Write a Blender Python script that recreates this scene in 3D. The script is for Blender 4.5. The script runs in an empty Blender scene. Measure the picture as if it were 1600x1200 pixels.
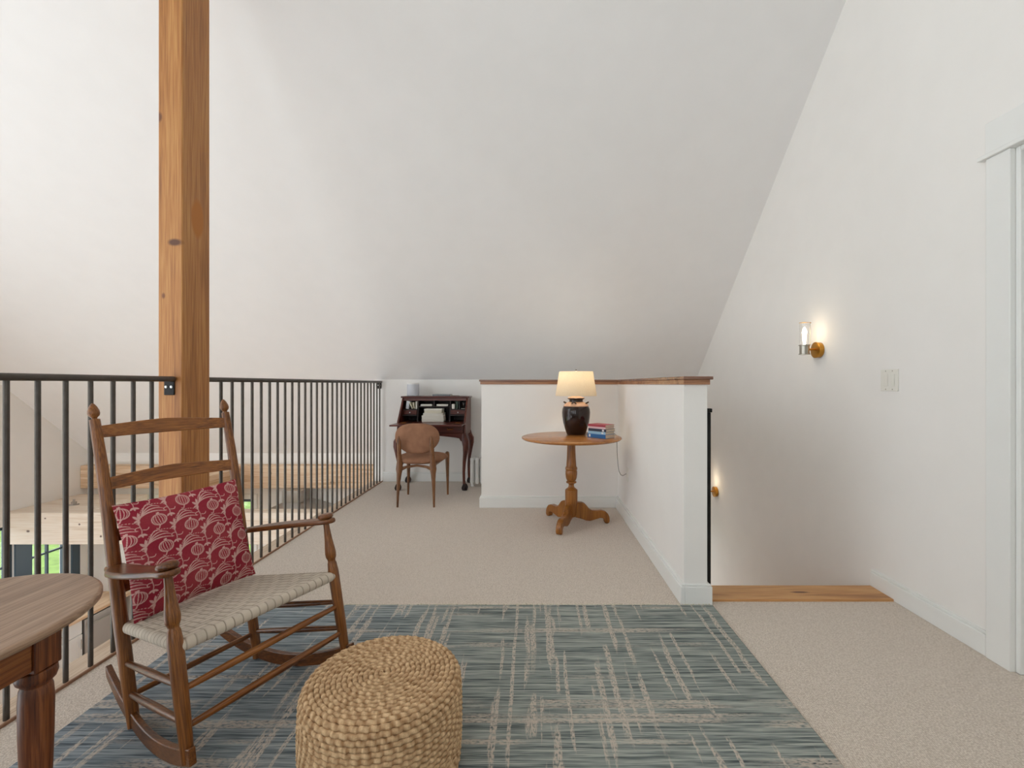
import bpy, bmesh, math, random
import numpy as np
from mathutils import Vector, Matrix
random.seed(7)
C = bpy.context.scene.collection
S = bpy.context.scene
PI = math.pi
F, CX, CY, EYE = 725.0, 833.0, 600.0, 1.12      # focal length and vanishing point in pixels, eye height in metres

# ------------------------------------------------------------------ camera, world, light, exposure
cam = bpy.data.cameras.new('camera'); camo = bpy.data.objects.new('camera', cam); C.objects.link(camo)
cam.sensor_fit = 'HORIZONTAL'; cam.sensor_width = 36; cam.lens = 36*F/1600; cam.shift_x = -33/1600
cam.clip_start = .02; cam.clip_end = 300
camo.location = (0, 0, EYE); camo.rotation_euler = (PI/2, 0, 0)
S.camera = camo
S.view_settings.view_transform = 'Standard'; S.view_settings.look = 'None'
S.view_settings.gamma = 1; S.view_settings.use_curve_mapping = False
S.view_settings.exposure = 0.0
w = bpy.data.worlds.new('sky'); S.world = w; w.use_nodes = True
bg = w.node_tree.nodes['Background']
bg.inputs['Color'].default_value = (0.925, 0.97, 1.0, 1); bg.inputs['Strength'].default_value = 3.0
S.cycles.use_denoising = True
S.cycles.max_bounces = 10; S.cycles.diffuse_bounces = 7; S.cycles.transparent_max_bounces = 12
S.cycles.caustics_reflective = False; S.cycles.caustics_refractive = False

def lin(c):
    return tuple(((x/255)/12.92 if x/255 <= .04045 else ((x/255+.055)/1.055)**2.4) for x in c) + (1,)

# ------------------------------------------------------------------ materials
def mat(name, col, rough=.6, metal=0, bump=0, bscale=80, var=0, vscale=6, spec=.5):
    m = bpy.data.materials.new(name); m.use_nodes = True
    n, l = m.node_tree.nodes, m.node_tree.links; b = n['Principled BSDF']
    b.inputs['Roughness'].default_value = rough; b.inputs['Metallic'].default_value = metal
    b.inputs['Specular IOR Level'].default_value = spec
    tc = n.new('ShaderNodeTexCoord')
    nz = n.new('ShaderNodeTexNoise'); nz.inputs['Scale'].default_value = vscale; nz.inputs['Detail'].default_value = 4
    l.new(tc.outputs['Object'], nz.inputs['Vector'])
    rp = n.new('ShaderNodeValToRGB'); c = lin(col)
    d = max(var, .01)
    rp.color_ramp.elements[0].position = .3; rp.color_ramp.elements[1].position = .7
    rp.color_ramp.elements[0].color = tuple(x*(1-d) for x in c[:3])+(1,)
    rp.color_ramp.elements[1].color = tuple(min(1, x*(1+d)) for x in c[:3])+(1,)
    l.new(nz.outputs['Fac'], rp.inputs['Fac']); l.new(rp.outputs['Color'], b.inputs['Base Color'])
    if bump:
        n2 = n.new('ShaderNodeTexNoise'); n2.inputs['Scale'].default_value = bscale; n2.inputs['Detail'].default_value = 3
        l.new(tc.outputs['Object'], n2.inputs['Vector'])
        bp = n.new('ShaderNodeBump'); bp.inputs['Strength'].default_value = bump; bp.inputs['Distance'].default_value = .004
        l.new(n2.outputs['Fac'], bp.inputs['Height']); l.new(bp.outputs['Normal'], b.inputs['Normal'])
    return m

def wood(name, dark, mid, light, axis='z', scale=1.0, rough=.45, knots=(), stains=(), bump=.15, contrast=1.0):
    m = bpy.data.materials.new(name); m.use_nodes = True
    n, l = m.node_tree.nodes, m.node_tree.links; b = n['Principled BSDF']
    b.inputs['Roughness'].default_value = rough
    tc = n.new('ShaderNodeTexCoord')
    def mapped(s_across, s_along):
        mp = n.new('ShaderNodeMapping')
        sc = [s_across*scale]*3; sc['xyz'.index(axis)] = s_along*scale
        mp.inputs['Scale'].default_value = sc
        l.new(tc.outputs['Object'], mp.inputs['Vector']); return mp
    m1 = mapped(14, 1.1)
    n1 = n.new('ShaderNodeTexNoise'); n1.inputs['Scale'].default_value = 1; n1.inputs['Detail'].default_value = 3; n1.inputs['Distortion'].default_value = .6
    l.new(m1.outputs['Vector'], n1.inputs['Vector'])
    mul = n.new('ShaderNodeMath'); mul.operation = 'MULTIPLY'; mul.inputs[1].default_value = 16
    l.new(n1.outputs['Fac'], mul.inputs[0])
    sn = n.new('ShaderNodeMath'); sn.operation = 'SINE'; l.new(mul.outputs[0], sn.inputs[0])
    m2 = mapped(180, 5)
    n2 = n.new('ShaderNodeTexNoise'); n2.inputs['Scale'].default_value = 1; n2.inputs['Detail'].default_value = 4
    l.new(m2.outputs['Vector'], n2.inputs['Vector'])
    ad = n.new('ShaderNodeMath'); ad.operation = 'MULTIPLY_ADD'; ad.inputs[1].default_value = .13*contrast
    l.new(sn.outputs[0], ad.inputs[0]); l.new(n2.outputs['Fac'], ad.inputs[2])
    ad2 = n.new('ShaderNodeMath'); ad2.operation = 'MULTIPLY_ADD'; ad2.inputs[1].default_value = .5*contrast
    n3 = n.new('ShaderNodeTexNoise'); n3.inputs['Scale'].default_value = 1.0
    m3 = mapped(6, .8); l.new(m3.outputs['Vector'], n3.inputs['Vector'])
    l.new(n3.outputs['Fac'], ad2.inputs[0]); l.new(ad.outputs[0], ad2.inputs[2])
    rp = n.new('ShaderNodeValToRGB'); e = rp.color_ramp.elements
    e[0].position = .45; e[0].color = lin(dark); e[1].position = 1.02; e[1].color = lin(light)
    k = e.new(.72); k.color = lin(mid)
    l.new(ad2.outputs[0], rp.inputs['Fac'])
    col = rp.outputs['Color']
    for (p, r, c, soft) in list(knots)+list(stains):
        sub = n.new('ShaderNodeVectorMath'); sub.operation = 'SUBTRACT'; sub.inputs[1].default_value = p
        l.new(tc.outputs['Object'], sub.inputs[0])
        dv = n.new('ShaderNodeVectorMath'); dv.operation = 'DIVIDE'; dv.inputs[1].default_value = r
        l.new(sub.outputs[0], dv.inputs[0])
        ln = n.new('ShaderNodeVectorMath'); ln.operation = 'LENGTH'; l.new(dv.outputs[0], ln.inputs[0])
        na = n.new('ShaderNodeMath'); na.operation = 'MULTIPLY_ADD'; na.inputs[1].default_value = 1.2; l.new(n3.outputs['Fac'], na.inputs[0]); l.new(ln.outputs['Value'], na.inputs[2])
        mr = n.new('ShaderNodeMapRange'); mr.inputs[1].default_value = 1.6-soft; mr.inputs[2].default_value = 1.6; mr.inputs[3].default_value = 1; mr.inputs[4].default_value = 0
        l.new(na.outputs[0], mr.inputs[0])
        mx = n.new('ShaderNodeMix'); mx.data_type = 'RGBA'; mx.inputs[7].default_value = lin(c)
        l.new(mr.outputs[0], mx.inputs[0]); l.new(col, mx.inputs[6]); col = mx.outputs[2]
    l.new(col, b.inputs['Base Color'])
    if bump:
        bp = n.new('ShaderNodeBump'); bp.inputs['Strength'].default_value = bump; bp.inputs['Distance'].default_value = .002
        l.new(n2.outputs['Fac'], bp.inputs['Height']); l.new(bp.outputs['Normal'], b.inputs['Normal'])
    return m

def glass(name, tint=(1, 1, 1), gl=.12):
    m = bpy.data.materials.new(name); m.use_nodes = True
    n, l = m.node_tree.nodes, m.node_tree.links
    n.remove(n['Principled BSDF']); o = n['Material Output']
    t = n.new('ShaderNodeBsdfTransparent'); t.inputs['Color'].default_value = tint+(1,)
    g = n.new('ShaderNodeBsdfGlossy'); g.inputs['Roughness'].default_value = .03
    fc = n.new('ShaderNodeLayerWeight'); fc.inputs['Blend'].default_value = .5
    pw = n.new('ShaderNodeMath'); pw.operation = 'POWER'; pw.inputs[1].default_value = 5; l.new(fc.outputs['Facing'], pw.inputs[0])
    fr = n.new('ShaderNodeMath'); fr.operation = 'MULTIPLY_ADD'; fr.inputs[1].default_value = .9; fr.inputs[2].default_value = .04; l.new(pw.outputs[0], fr.inputs[0])
    mx = n.new('ShaderNodeMixShader')
    l.new(fr.outputs[0], mx.inputs[0]); l.new(t.outputs[0], mx.inputs[1]); l.new(g.outputs[0], mx.inputs[2]); l.new(mx.outputs[0], o.inputs['Surface'])
    return m

def emit(name, col, s):
    m = bpy.data.materials.new(name); m.use_nodes = True
    b = m.node_tree.nodes['Principled BSDF']; b.inputs['Base Color'].default_value = col+(1,)
    b.inputs['Emission Color'].default_value = col+(1,); b.inputs['Emission Strength'].default_value = s
    return m

def attr_mat(name, rough=.9, bump=.2, bscale=700):
    m = bpy.data.materials.new(name); m.use_nodes = True
    n, l = m.node_tree.nodes, m.node_tree.links; b = n['Principled BSDF']; b.inputs['Roughness'].default_value = rough
    b.inputs['Specular IOR Level'].default_value = .2
    a = n.new('ShaderNodeAttribute'); a.attribute_name = 'pattern'
    tc = n.new('ShaderNodeTexCoord'); nz = n.new('ShaderNodeTexNoise'); nz.inputs['Scale'].default_value = bscale
    l.new(tc.outputs['Object'], nz.inputs['Vector'])
    mr = n.new('ShaderNodeMapRange'); mr.inputs[3].default_value = .8; mr.inputs[4].default_value = 1.2; l.new(nz.outputs['Fac'], mr.inputs[0])
    mu = n.new('ShaderNodeVectorMath'); mu.operation = 'SCALE'; l.new(a.outputs['Color'], mu.inputs[0]); l.new(mr.outputs[0], mu.inputs['Scale'])
    l.new(mu.outputs[0], b.inputs['Base Color'])
    bp = n.new('ShaderNodeBump'); bp.inputs['Strength'].default_value = bump; bp.inputs['Distance'].default_value = .002
    l.new(nz.outputs['Fac'], bp.inputs['Height']); l.new(bp.outputs['Normal'], b.inputs['Normal'])
    return m

def carpet_mat():
    m = bpy.data.materials.new('loop_carpet'); m.use_nodes = True
    n, l = m.node_tree.nodes, m.node_tree.links; b = n['Principled BSDF']; b.inputs['Roughness'].default_value = 1; b.inputs['Specular IOR Level'].default_value = .1
    b.inputs['Sheen Weight'].default_value = .35; b.inputs['Sheen Roughness'].default_value = .6
    tc = n.new('ShaderNodeTexCoord'); mp = n.new('ShaderNodeMapping'); mp.inputs['Scale'].default_value = (150, 190, 1); mp.inputs['Rotation'].default_value = (0, 0, .1)
    l.new(tc.outputs['Object'], mp.inputs['Vector'])
    v = n.new('ShaderNodeTexVoronoi'); v.inputs['Scale'].default_value = 1; v.inputs['Randomness'].default_value = .45
    l.new(mp.outputs['Vector'], v.inputs['Vector'])
    nz = n.new('ShaderNodeTexNoise'); nz.inputs['Scale'].default_value = 150; l.new(tc.outputs['Object'], nz.inputs['Vector'])
    ad = n.new('ShaderNodeMath'); ad.operation = 'MULTIPLY_ADD'; ad.inputs[1].default_value = .5
    l.new(nz.outputs['Fac'], ad.inputs[0]); l.new(v.outputs['Distance'], ad.inputs[2])
    rp = n.new('ShaderNodeValToRGB'); rp.color_ramp.elements[0].position = .3; rp.color_ramp.elements[1].position = .95
    rp.color_ramp.elements[0].color = lin((232, 220, 206)); rp.color_ramp.elements[1].color = lin((182, 166, 150))
    l.new(ad.outputs[0], rp.inputs['Fac']); l.new(rp.outputs['Color'], b.inputs['Base Color'])
    bp = n.new('ShaderNodeBump'); bp.inputs['Strength'].default_value = .5; bp.inputs['Distance'].default_value = .004; bp.invert = True
    l.new(v.outputs['Distance'], bp.inputs['Height']); l.new(bp.outputs['Normal'], b.inputs['Normal'])
    return m

def rug_mat():
    m = bpy.data.materials.new('streaked_rug'); m.use_nodes = True
    n, l = m.node_tree.nodes, m.node_tree.links; b = n['Principled BSDF']; b.inputs['Roughness'].default_value = .95; b.inputs['Specular IOR Level'].default_value = .15
    tc = n.new('ShaderNodeTexCoord')
    def noise(sx, sy, det=3, off=0, dist=0):
        mp = n.new('ShaderNodeMapping'); mp.inputs['Scale'].default_value = (sx, sy, 1); mp.inputs['Location'].default_value = (off, off*.7, 0)
        l.new(tc.outputs['Object'], mp.inputs['Vector'])
        z = n.new('ShaderNodeTexNoise'); z.inputs['Scale'].default_value = 1; z.inputs['Detail'].default_value = det; z.inputs['Distortion'].default_value = dist
        l.new(mp.outputs['Vector'], z.inputs['Vector']); return z.outputs['Fac']
    def thr(x, a, bb):
        r = n.new('ShaderNodeMapRange'); r.inputs[1].default_value = a; r.inputs[2].default_value = bb; l.new(x, r.inputs[0]); return r.outputs[0]
    def mth(op, x, y):
        q = n.new('ShaderNodeMath'); q.operation = op
        for i, z in enumerate((x, y)):
            if isinstance(z, (int, float)): q.inputs[i].default_value = z
            else: l.new(z, q.inputs[i])
        return q.outputs[0]
    streak = noise(2.2, 85, 5); fine = noise(9, 260, 2, 4)
    s = mth('ADD', mth('MULTIPLY', streak, .55), mth('MULTIPLY', fine, .45))
    rp = n.new('ShaderNodeValToRGB'); e = rp.color_ramp.elements
    e[0].position = .38; e[0].color = lin((78, 85, 87)); e[1].position = .62; e[1].color = lin((174, 177, 169))
    k = e.new(.5); k.color = lin((133, 140, 136)); l.new(s, rp.inputs['Fac'])
    hue = noise(.8, .6, 1, 9)
    mxh = n.new('ShaderNodeMix'); mxh.data_type = 'RGBA'; mxh.blend_type = 'MULTIPLY'; mxh.inputs[7].default_value = (.90, .95, 1.12, 1)
    sx = n.new('ShaderNodeSeparateXYZ'); l.new(tc.outputs['Object'], sx.inputs[0])
    l.new(thr(mth('ADD', sx.outputs['X'], mth('MULTIPLY', hue, 1.2)), .5, -.9), mxh.inputs[0]); l.new(rp.outputs['Color'], mxh.inputs[6])
    # beige lines along the length, broken, and beige bands across
    def cells(axis, per, thresh, seed, wob):
        # thin straight bands: every cell of the given width is on or off
        q = mth('ADD', mth('MULTIPLY', sx.outputs[axis], per), mth('MULTIPLY', noise(5, 5, 1, seed), wob))
        wn = n.new('ShaderNodeTexWhiteNoise'); wn.noise_dimensions = '1D'
        l.new(mth('ADD', mth('FLOOR', q, 0), seed), wn.inputs['W'])
        fr_ = mth('ABSOLUTE', mth('SUBTRACT', mth('FRACT', q, 0), .5), 0)
        return mth('MULTIPLY', thr(wn.outputs['Value'], thresh, thresh+.01), thr(fr_, .5, .38))
    speck = thr(noise(150, 70, 2, 1), .36, .56)
    lines = mth('MAXIMUM', mth('MULTIPLY', cells('X', 40, .70, 3.0, .9), thr(noise(15, 2.6, 1, 6), .47, .53)), mth('MULTIPLY', cells('X', 64, .76, 11.0, .9), thr(noise(22, 3.5, 1, 16), .50, .55)))
    lines = mth('MULTIPLY', lines, speck)
    bands = mth('MAXIMUM', mth('MULTIPLY', cells('Y', 44, .78, 7.0, .3), thr(noise(2.0, 3.5, 2, 3), .50, .60)), mth('MULTIPLY', cells('Y', 26, .84, 23.0, .3), thr(noise(1.6, 3, 2, 13), .50, .62)))
    bands = mth('MULTIPLY', bands, thr(noise(60, 160, 2, 8), .36, .55))
    be = mth('MAXIMUM', lines, mth('MULTIPLY', bands, .9))
    mx = n.new('ShaderNodeMix'); mx.data_type = 'RGBA'; mx.inputs[7].default_value = lin((200, 186, 172))
    l.new(mth('MULTIPLY', be, .85), mx.inputs[0]); l.new(mxh.outputs[2], mx.inputs[6])
    l.new(mx.outputs[2], b.inputs['Base Color'])
    bp = n.new('ShaderNodeBump'); bp.inputs['Strength'].default_value = .4; bp.inputs['Distance'].default_value = .004
    l.new(mth('ADD', fine, mth('MULTIPLY', be, .6)), bp.inputs['Height']); l.new(bp.outputs['Normal'], b.inputs['Normal'])
    return m

M = {}
M['wall'] = mat('white_wall_paint', (238, 236, 233), .75, spec=.25)
M['ceiling'] = mat('white_ceiling_paint', (236, 236, 236), .9, spec=.1)
M['trim'] = mat('white_trim_paint', (234, 235, 233), .45)
M['carpet'] = carpet_mat(); M['rug'] = rug_mat()
M['fir'] = wood('fir_post_wood', (140, 88, 44), (172, 114, 58), (194, 142, 82), 'z', .9, .5, contrast=.75,
    knots=[((-1.745, 2.26, 1.81), (.05, .05, .028), (92, 52, 28), .35), ((-1.82, 2.26, 2.42), (.018, .03, .03), (110, 66, 38), .5), ((-1.80, 2.26, 1.55), (.012, .02, .02), (120, 72, 40), .5)],
    stains=[((-1.70, 2.36, 1.96), (.05, .055, .11), (176, 108, 34), .25)])
M['beam'] = wood('pale_beam_wood', (188, 150, 116), (216, 182, 148), (230, 206, 180), 'x', .8, .6,
    knots=[((-3.6, 6.35, -.10), (.03, .05, .03), (110, 70, 45), .6), ((-2.75, 6.35, -.23), (.03, .05, .03), (110, 70, 45), .6), ((-5.9, 5.42, -.60), (.02, .05, .02), (95, 65, 50), .6), ((-5.3, 5.42, -.52), (.012, .05, .012), (95, 65, 50), .6), ((-4.9, 5.42, -.66), (.012, .05, .012), (95, 65, 50), .6)])
M['beam_w'] = wood('whitish_beam_wood', (206, 184, 160), (226, 210, 192), (234, 222, 208), 'x', .8, .6,  # whiter wood tones than the other beams
    knots=[((-5.9, 5.42, -.60), (.03, .05, .02), (95, 70, 60), .6), ((-5.3, 5.42, -.52), (.014, .05, .014), (95, 70, 60), .6), ((-5.05, 5.42, -.66), (.014, .05, .014), (95, 70, 60), .6), ((-5.7, 5.42, -.45), (.014, .05, .012), (95, 70, 60), .6), ((-3.1, 5.42, -.55), (.03, .05, .02), (120, 84, 60), .6)])
M['beam_y'] = wood('pale_beam_wood_depth', (188, 150, 114), (214, 180, 146), (230, 204, 176), 'y', .8, .6)
M['nosing'] = wood('pale_nosing_board', (158, 132, 108), (188, 164, 140), (206, 186, 164), 'y', 1.2, .5)
M['lip'] = mat('brown_lip_wood', (146, 108, 82), .5)
M['step'] = wood('stair_nosing_wood', (150, 100, 56), (190, 138, 86), (210, 162, 108), 'x', 1.1, .4, knots=[((1.42, 2.47, .012), (.05, .012, .02), (105, 62, 34), .6)])
M['cap'] = wood('half_wall_cap_wood', (120, 80, 56), (156, 108, 78), (178, 130, 96), 'x', 1.0, .25)
M['capd'] = wood('half_wall_cap_board', (92, 62, 50), (122, 86, 70), (150, 114, 94), 'x', 1.0, .2)
M['iron'] = mat('dark_bronze_steel', (78, 72, 66), .4, .35, var=.15, vscale=30)
M['black'] = mat('black_steel', (26, 25, 25), .45, .5)
M['screw'] = mat('silver_screw', (190, 190, 188), .3, 1)
M['chair'] = wood('rocker_maple', (66, 35, 9), (116, 67, 23), (154, 98, 42), 'z', 2.0, .33, contrast=.75)
M['chair_u'] = wood('rocker_maple_arm', (58, 30, 11), (98, 55, 22), (132, 82, 38), 'x', 2.0, .28, contrast=.75)
M['chair_v'] = wood('rocker_maple_slat', (72, 38, 10), (128, 74, 26), (164, 106, 46), 'y', 2.0, .33, contrast=.75)
M['tape'] = attr_mat('woven_tape', .85, .15, 900)
M['print'] = attr_mat('printed_linen', .95, .25, 600)
M['jute'] = attr_mat('braided_jute', .9, .6, 260)
M['oldtop'] = wood('worn_table_top', (124, 96, 76), (158, 128, 104), (180, 152, 128), 'y', 1.3, .34, contrast=.6)
M['oldleg'] = wood('dark_table_leg', (58, 26, 12), (104, 54, 26), (142, 84, 44), 'z', 1.5, .35)
M['oldapron'] = wood('dark_table_apron', (66, 30, 14), (116, 62, 30), (150, 92, 48), 'y', 1.5, .35)
M['maple_top'] = wood('pedestal_table_top', (146, 90, 42), (178, 116, 58), (198, 138, 76), 'x', 1.2, .22, contrast=.7)
M['maple'] = wood('pedestal_table_wood', (100, 57, 18), (142, 88, 33), (170, 112, 50), 'z', 1.4, .3, contrast=.8)
M['mahog'] = wood('mahogany_x', (40, 14, 10), (74, 28, 20), (98, 44, 32), 'x', 1.6, .28)
M['mahog_z'] = wood('mahogany_z', (44, 16, 10), (82, 34, 24), (108, 54, 40), 'z', 1.6, .3)
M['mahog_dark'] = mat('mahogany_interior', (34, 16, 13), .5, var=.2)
M['walnut'] = wood('desk_chair_walnut', (70, 42, 22), (112, 72, 42), (138, 94, 58), 'z', 1.8, .35)
M['velvet'] = mat('tan_velvet', (150, 110, 86), .85, var=.14, vscale=14, bump=.1, bscale=300, spec=.2)
M['brass'] = mat('aged_brass', (196, 142, 62), .35, 1)
M['nickel'] = mat('brushed_nickel', (172, 168, 158), .3, 1)
M['glaze'] = mat('dark_brown_glaze', (36, 20, 15), .12, var=.5, vscale=14)
M['clay'] = mat('bare_clay_band', (196, 158, 134), .6, var=.08)
M['glass'] = glass('clear_glass')
M['plate'] = mat('white_plastic_plate', (230, 228, 220), .4)
M['white'] = mat('white_enamel', (230, 230, 228), .35)
M['paper'] = mat('white_paper', (226, 222, 212), .8)
M['cream'] = mat('cream_paper', (216, 210, 190), .8)
M['pages'] = mat('page_edges', (206, 192, 172), .9, var=.12, vscale=120)
M['greybook'] = mat('grey_cloth', (128, 132, 136), .7)
M['darkgreen'] = mat('dark_green_cloth', (52, 66, 58), .7)
M['darkbook'] = mat('dark_cloth', (40, 38, 40), .7)
M['red'] = mat('red_cover', (164, 52, 68), .45)
M['pink'] = mat('pale_pink_cover', (222, 190, 196), .45)
M['navy'] = mat('navy_cover', (36, 44, 66), .45)
M['sky'] = mat('pale_blue_cover', (150, 190, 218), .45)
M['blue'] = mat('blue_cover', (34, 98, 156), .4)
M['label'] = mat('white_label', (232, 232, 232), .6)
M['speaker'] = mat('pale_grey_mesh', (204, 207, 214), .8, bump=.3, bscale=600)
M['window'] = mat('dark_blue_window_paint', (54, 72, 84), .4)
M['cabinet'] = mat('white_cabinet_paint', (232, 231, 228), .45)
M['counter'] = wood('counter_wood', (188, 146, 108), (218, 182, 146), (232, 204, 172), 'y', 1.2, .3)
M['splash'] = wood('splash_wood', (160, 98, 58), (190, 124, 78), (206, 146, 96), 'y', 1.2, .35)
M['steel'] = mat('stainless_steel', (184, 178, 172), .35, .6)
M['toekick'] = mat('dark_toe_kick', (40, 42, 46), .5)
M['kfloor'] = wood('kitchen_floor_wood', (150, 110, 76), (186, 146, 108), (206, 172, 136), 'y', .8, .35)
M['cable'] = mat('grey_cord', (120, 120, 118), .6)
M['grass'] = mat('lawn_grass', (112, 140, 66), .95, var=.3, vscale=5, bump=.6, bscale=40)

def shade_mat():
    m = bpy.data.materials.new('linen_lampshade'); m.use_nodes = True
    n, l = m.node_tree.nodes, m.node_tree.links; n.remove(n['Principled BSDF']); o = n['Material Output']
    tc = n.new('ShaderNodeTexCoord'); nz = n.new('ShaderNodeTexNoise'); nz.inputs['Scale'].default_value = 220; l.new(tc.outputs['Object'], nz.inputs['Vector'])
    rp = n.new('ShaderNodeValToRGB'); rp.color_ramp.elements[0].color = lin((218, 205, 182)); rp.color_ramp.elements[1].color = lin((246, 238, 222)); l.new(nz.outputs['Fac'], rp.inputs['Fac'])
    d = n.new('ShaderNodeBsdfDiffuse'); t = n.new('ShaderNodeBsdfTranslucent'); mx = n.new('ShaderNodeMixShader'); mx.inputs[0].default_value = .42
    l.new(rp.outputs['Color'], d.inputs['Color']); l.new(rp.outputs['Color'], t.inputs['Color'])
    l.new(d.outputs[0], mx.inputs[1]); l.new(t.outputs[0], mx.inputs[2]); l.new(mx.outputs[0], o.inputs['Surface'])
    return m
M['shade'] = shade_mat()
M['bulb'] = emit('warm_bulb', (1, .78, .48), 9)

# ------------------------------------------------------------------ mesh helpers
class MB:
    def __init__(s): s.v = []; s.f = []
    def add(s, vs, fs):
        k = len(s.v); s.v += [tuple(p) for p in vs]; s.f += [tuple(i+k for i in q) for q in fs]; return s
    def box(s, x0, x1, y0, y1, z0, z1):
        return s.add([(x0,y0,z0),(x1,y0,z0),(x1,y1,z0),(x0,y1,z0),(x0,y0,z1),(x1,y0,z1),(x1,y1,z1),(x0,y1,z1)],
                     [(0,3,2,1),(4,5,6,7),(0,1,5,4),(1,2,6,5),(2,3,7,6),(3,0,4,7)])
    def rbox(s, c, size, ang=0, tilt=None):
        R = Matrix.Rotation(ang, 3, 'Z')
        if tilt: R = R @ Matrix.Rotation(tilt[1], 3, tilt[0])
        vs = []
        for z in (-.5, .5):
            for x, y in ((-.5,-.5),(.5,-.5),(.5,.5),(-.5,.5)):
                vs.append(Vector(c) + R @ Vector((x*size[0], y*size[1], z*size[2])))
        return s.add(vs, [(0,3,2,1),(4,5,6,7),(0,1,5,4),(1,2,6,5),(2,3,7,6),(3,0,4,7)])
    def prism(s, pts, axis, a0, a1):
        n = len(pts)
        def P(p, a):
            return {'x': (a, p[0], p[1]), 'y': (p[0], a, p[1]), 'z': (p[0], p[1], a)}[axis]
        vs = [P(p, a0) for p in pts] + [P(p, a1) for p in pts]
        return s.add(vs, [tuple(range(n))[::-1], tuple(range(n, 2*n))] + [(i, (i+1)%n, n+(i+1)%n, n+i) for i in range(n)])
    def tube(s, path, rad, n=12, caps=True, flat=None):
        path = [Vector(p) for p in path]; m = len(path)
        if not hasattr(rad, '__len__'): rad = [rad]*m
        vs = []; up = None
        for i, p in enumerate(path):
            t = (path[min(i+1, m-1)]-path[max(i-1, 0)]).normalized()
            if up is None:
                up = Vector((0,0,1)) if abs(t.z) < .9 else Vector((1,0,0))
            a = (up - t*up.dot(t)).normalized(); b = t.cross(a); up = a
            r = rad[i]; ra, rb = (r if not isinstance(r, tuple) else r[0]), (r if not isinstance(r, tuple) else r[1])
            for k in range(n):
                q = 2*PI*k/n; vs.append(p + a*(math.cos(q)*ra) + b*(math.sin(q)*rb))
        fs = []
        for i in range(m-1):
            for k in range(n):
                fs.append((i*n+k, i*n+(k+1)%n, (i+1)*n+(k+1)%n, (i+1)*n+k))
        if caps: fs += [tuple(range(n))[::-1], tuple(range((m-1)*n, m*n))]
        return s.add(vs, fs)
    def lathe(s, prof, c=(0,0,0), n=40, closed=True):
        vs = []; fs = []
        for r, z in prof:
            for k in range(n):
                q = 2*PI*k/n; vs.append((c[0]+r*math.cos(q), c[1]+r*math.sin(q), c[2]+z))
        m = len(prof)
        for i in range(m-1):
            for k in range(n): fs.append((i*n+k, i*n+(k+1)%n, (i+1)*n+(k+1)%n, (i+1)*n+k))
        if closed: fs += [tuple(range(n))[::-1], tuple(range((m-1)*n, m*n))]
        return s.add(vs, fs)
    def lathe_on(s, prof, p0, axis, n=24):
        axis = Vector(axis).normalized(); a = axis.orthogonal().normalized(); b = axis.cross(a); p0 = Vector(p0)
        vs = []; fs = []; m = len(prof)
        for r, z in prof:
            for k in range(n):
                q = 2*PI*k/n; vs.append(p0 + axis*z + a*(r*math.cos(q)) + b*(r*math.sin(q)))
        for i in range(m-1):
            for k in range(n): fs.append((i*n+k, i*n+(k+1)%n, (i+1)*n+(k+1)%n, (i+1)*n+k))
        fs += [tuple(range(n))[::-1], tuple(range((m-1)*n, m*n))]
        return s.add(vs, fs)
    def pad(s, outline, th, warp, nt=48, nr=10, p=3.0, q=2.0):
        vs = []; fs = []
        for side in (1, -1):
            base = len(vs)
            vs.append(warp(0, 0, side*th))
            for i in range(1, nr+1):
                r = math.sin(i/nr*PI/2)
                c = th*max(0, 1-r**p)**(1/q)
                for k in range(nt):
                    a, b = outline(2*PI*k/nt); vs.append(warp(a*r, b*r, side*c))
            for k in range(nt):
                t = (base, base+1+k, base+1+(k+1)%nt); fs.append(t if side > 0 else t[::-1])
            for i in range(nr-1):
                for k in range(nt):
                    t = (base+1+i*nt+k, base+1+(i+1)*nt+k, base+1+(i+1)*nt+(k+1)%nt, base+1+i*nt+(k+1)%nt); fs.append(t if side > 0 else t[::-1])
        return s.add(vs, fs)

def obj(name, mb, m, parent=None, bevel=0, angle=35, weld=False, colors=None, seg=2):
    """ONE mesh object; vertices are given in the parent's local frame (world frame for top level)"""
    me = bpy.data.meshes.new(name); me.from_pydata(mb.v, [], mb.f); me.validate()
    if colors is None or weld:
        b = bmesh.new(); b.from_mesh(me)
        if weld: bmesh.ops.remove_doubles(b, verts=b.verts, dist=1e-5)
        bmesh.ops.recalc_face_normals(b, faces=b.faces); b.to_mesh(me); b.free()
    if colors is not None:
        at = me.color_attributes.new('pattern', 'FLOAT_COLOR', 'POINT')
        at.data.foreach_set('color', np.concatenate([colors, np.ones((len(colors), 1))], 1).astype(np.float32).ravel())
    me.shade_smooth()
    if angle < 180: me.set_sharp_from_angle(angle=math.radians(angle))
    me.materials.append(m)
    o = bpy.data.objects.new(name, me); C.objects.link(o)
    if parent: o.parent = parent
    if bevel:
        bv = o.modifiers.new('bevel', 'BEVEL'); bv.width = bevel; bv.segments = seg; bv.limit_method = 'ANGLE'; bv.angle_limit = math.radians(40)
        bv.harden_normals = False
    return o

def thing(name, label, cat, loc=(0,0,0), rot=(0,0,0), group=None):
    o = bpy.data.objects.new(name, None); C.objects.link(o); o.empty_display_size = .1
    o.location = loc; o.rotation_euler = rot; o['label'] = label; o['category'] = cat
    if group: o['group'] = group
    return o
def tag(o, label, cat, group=None):
    o['label'] = label; o['category'] = cat
    if group: o['group'] = group
    return o
def rebase(o, loc):
    """put a single-mesh thing's origin at its base without moving it"""
    L = Vector(loc); o.data.transform(Matrix.Translation(-L)); o.location = L; return o
def struct(name, mb, m, bevel=0, angle=35):
    o = obj(name, mb, m, None, bevel, angle); o['kind'] = 'structure'; return o

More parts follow.
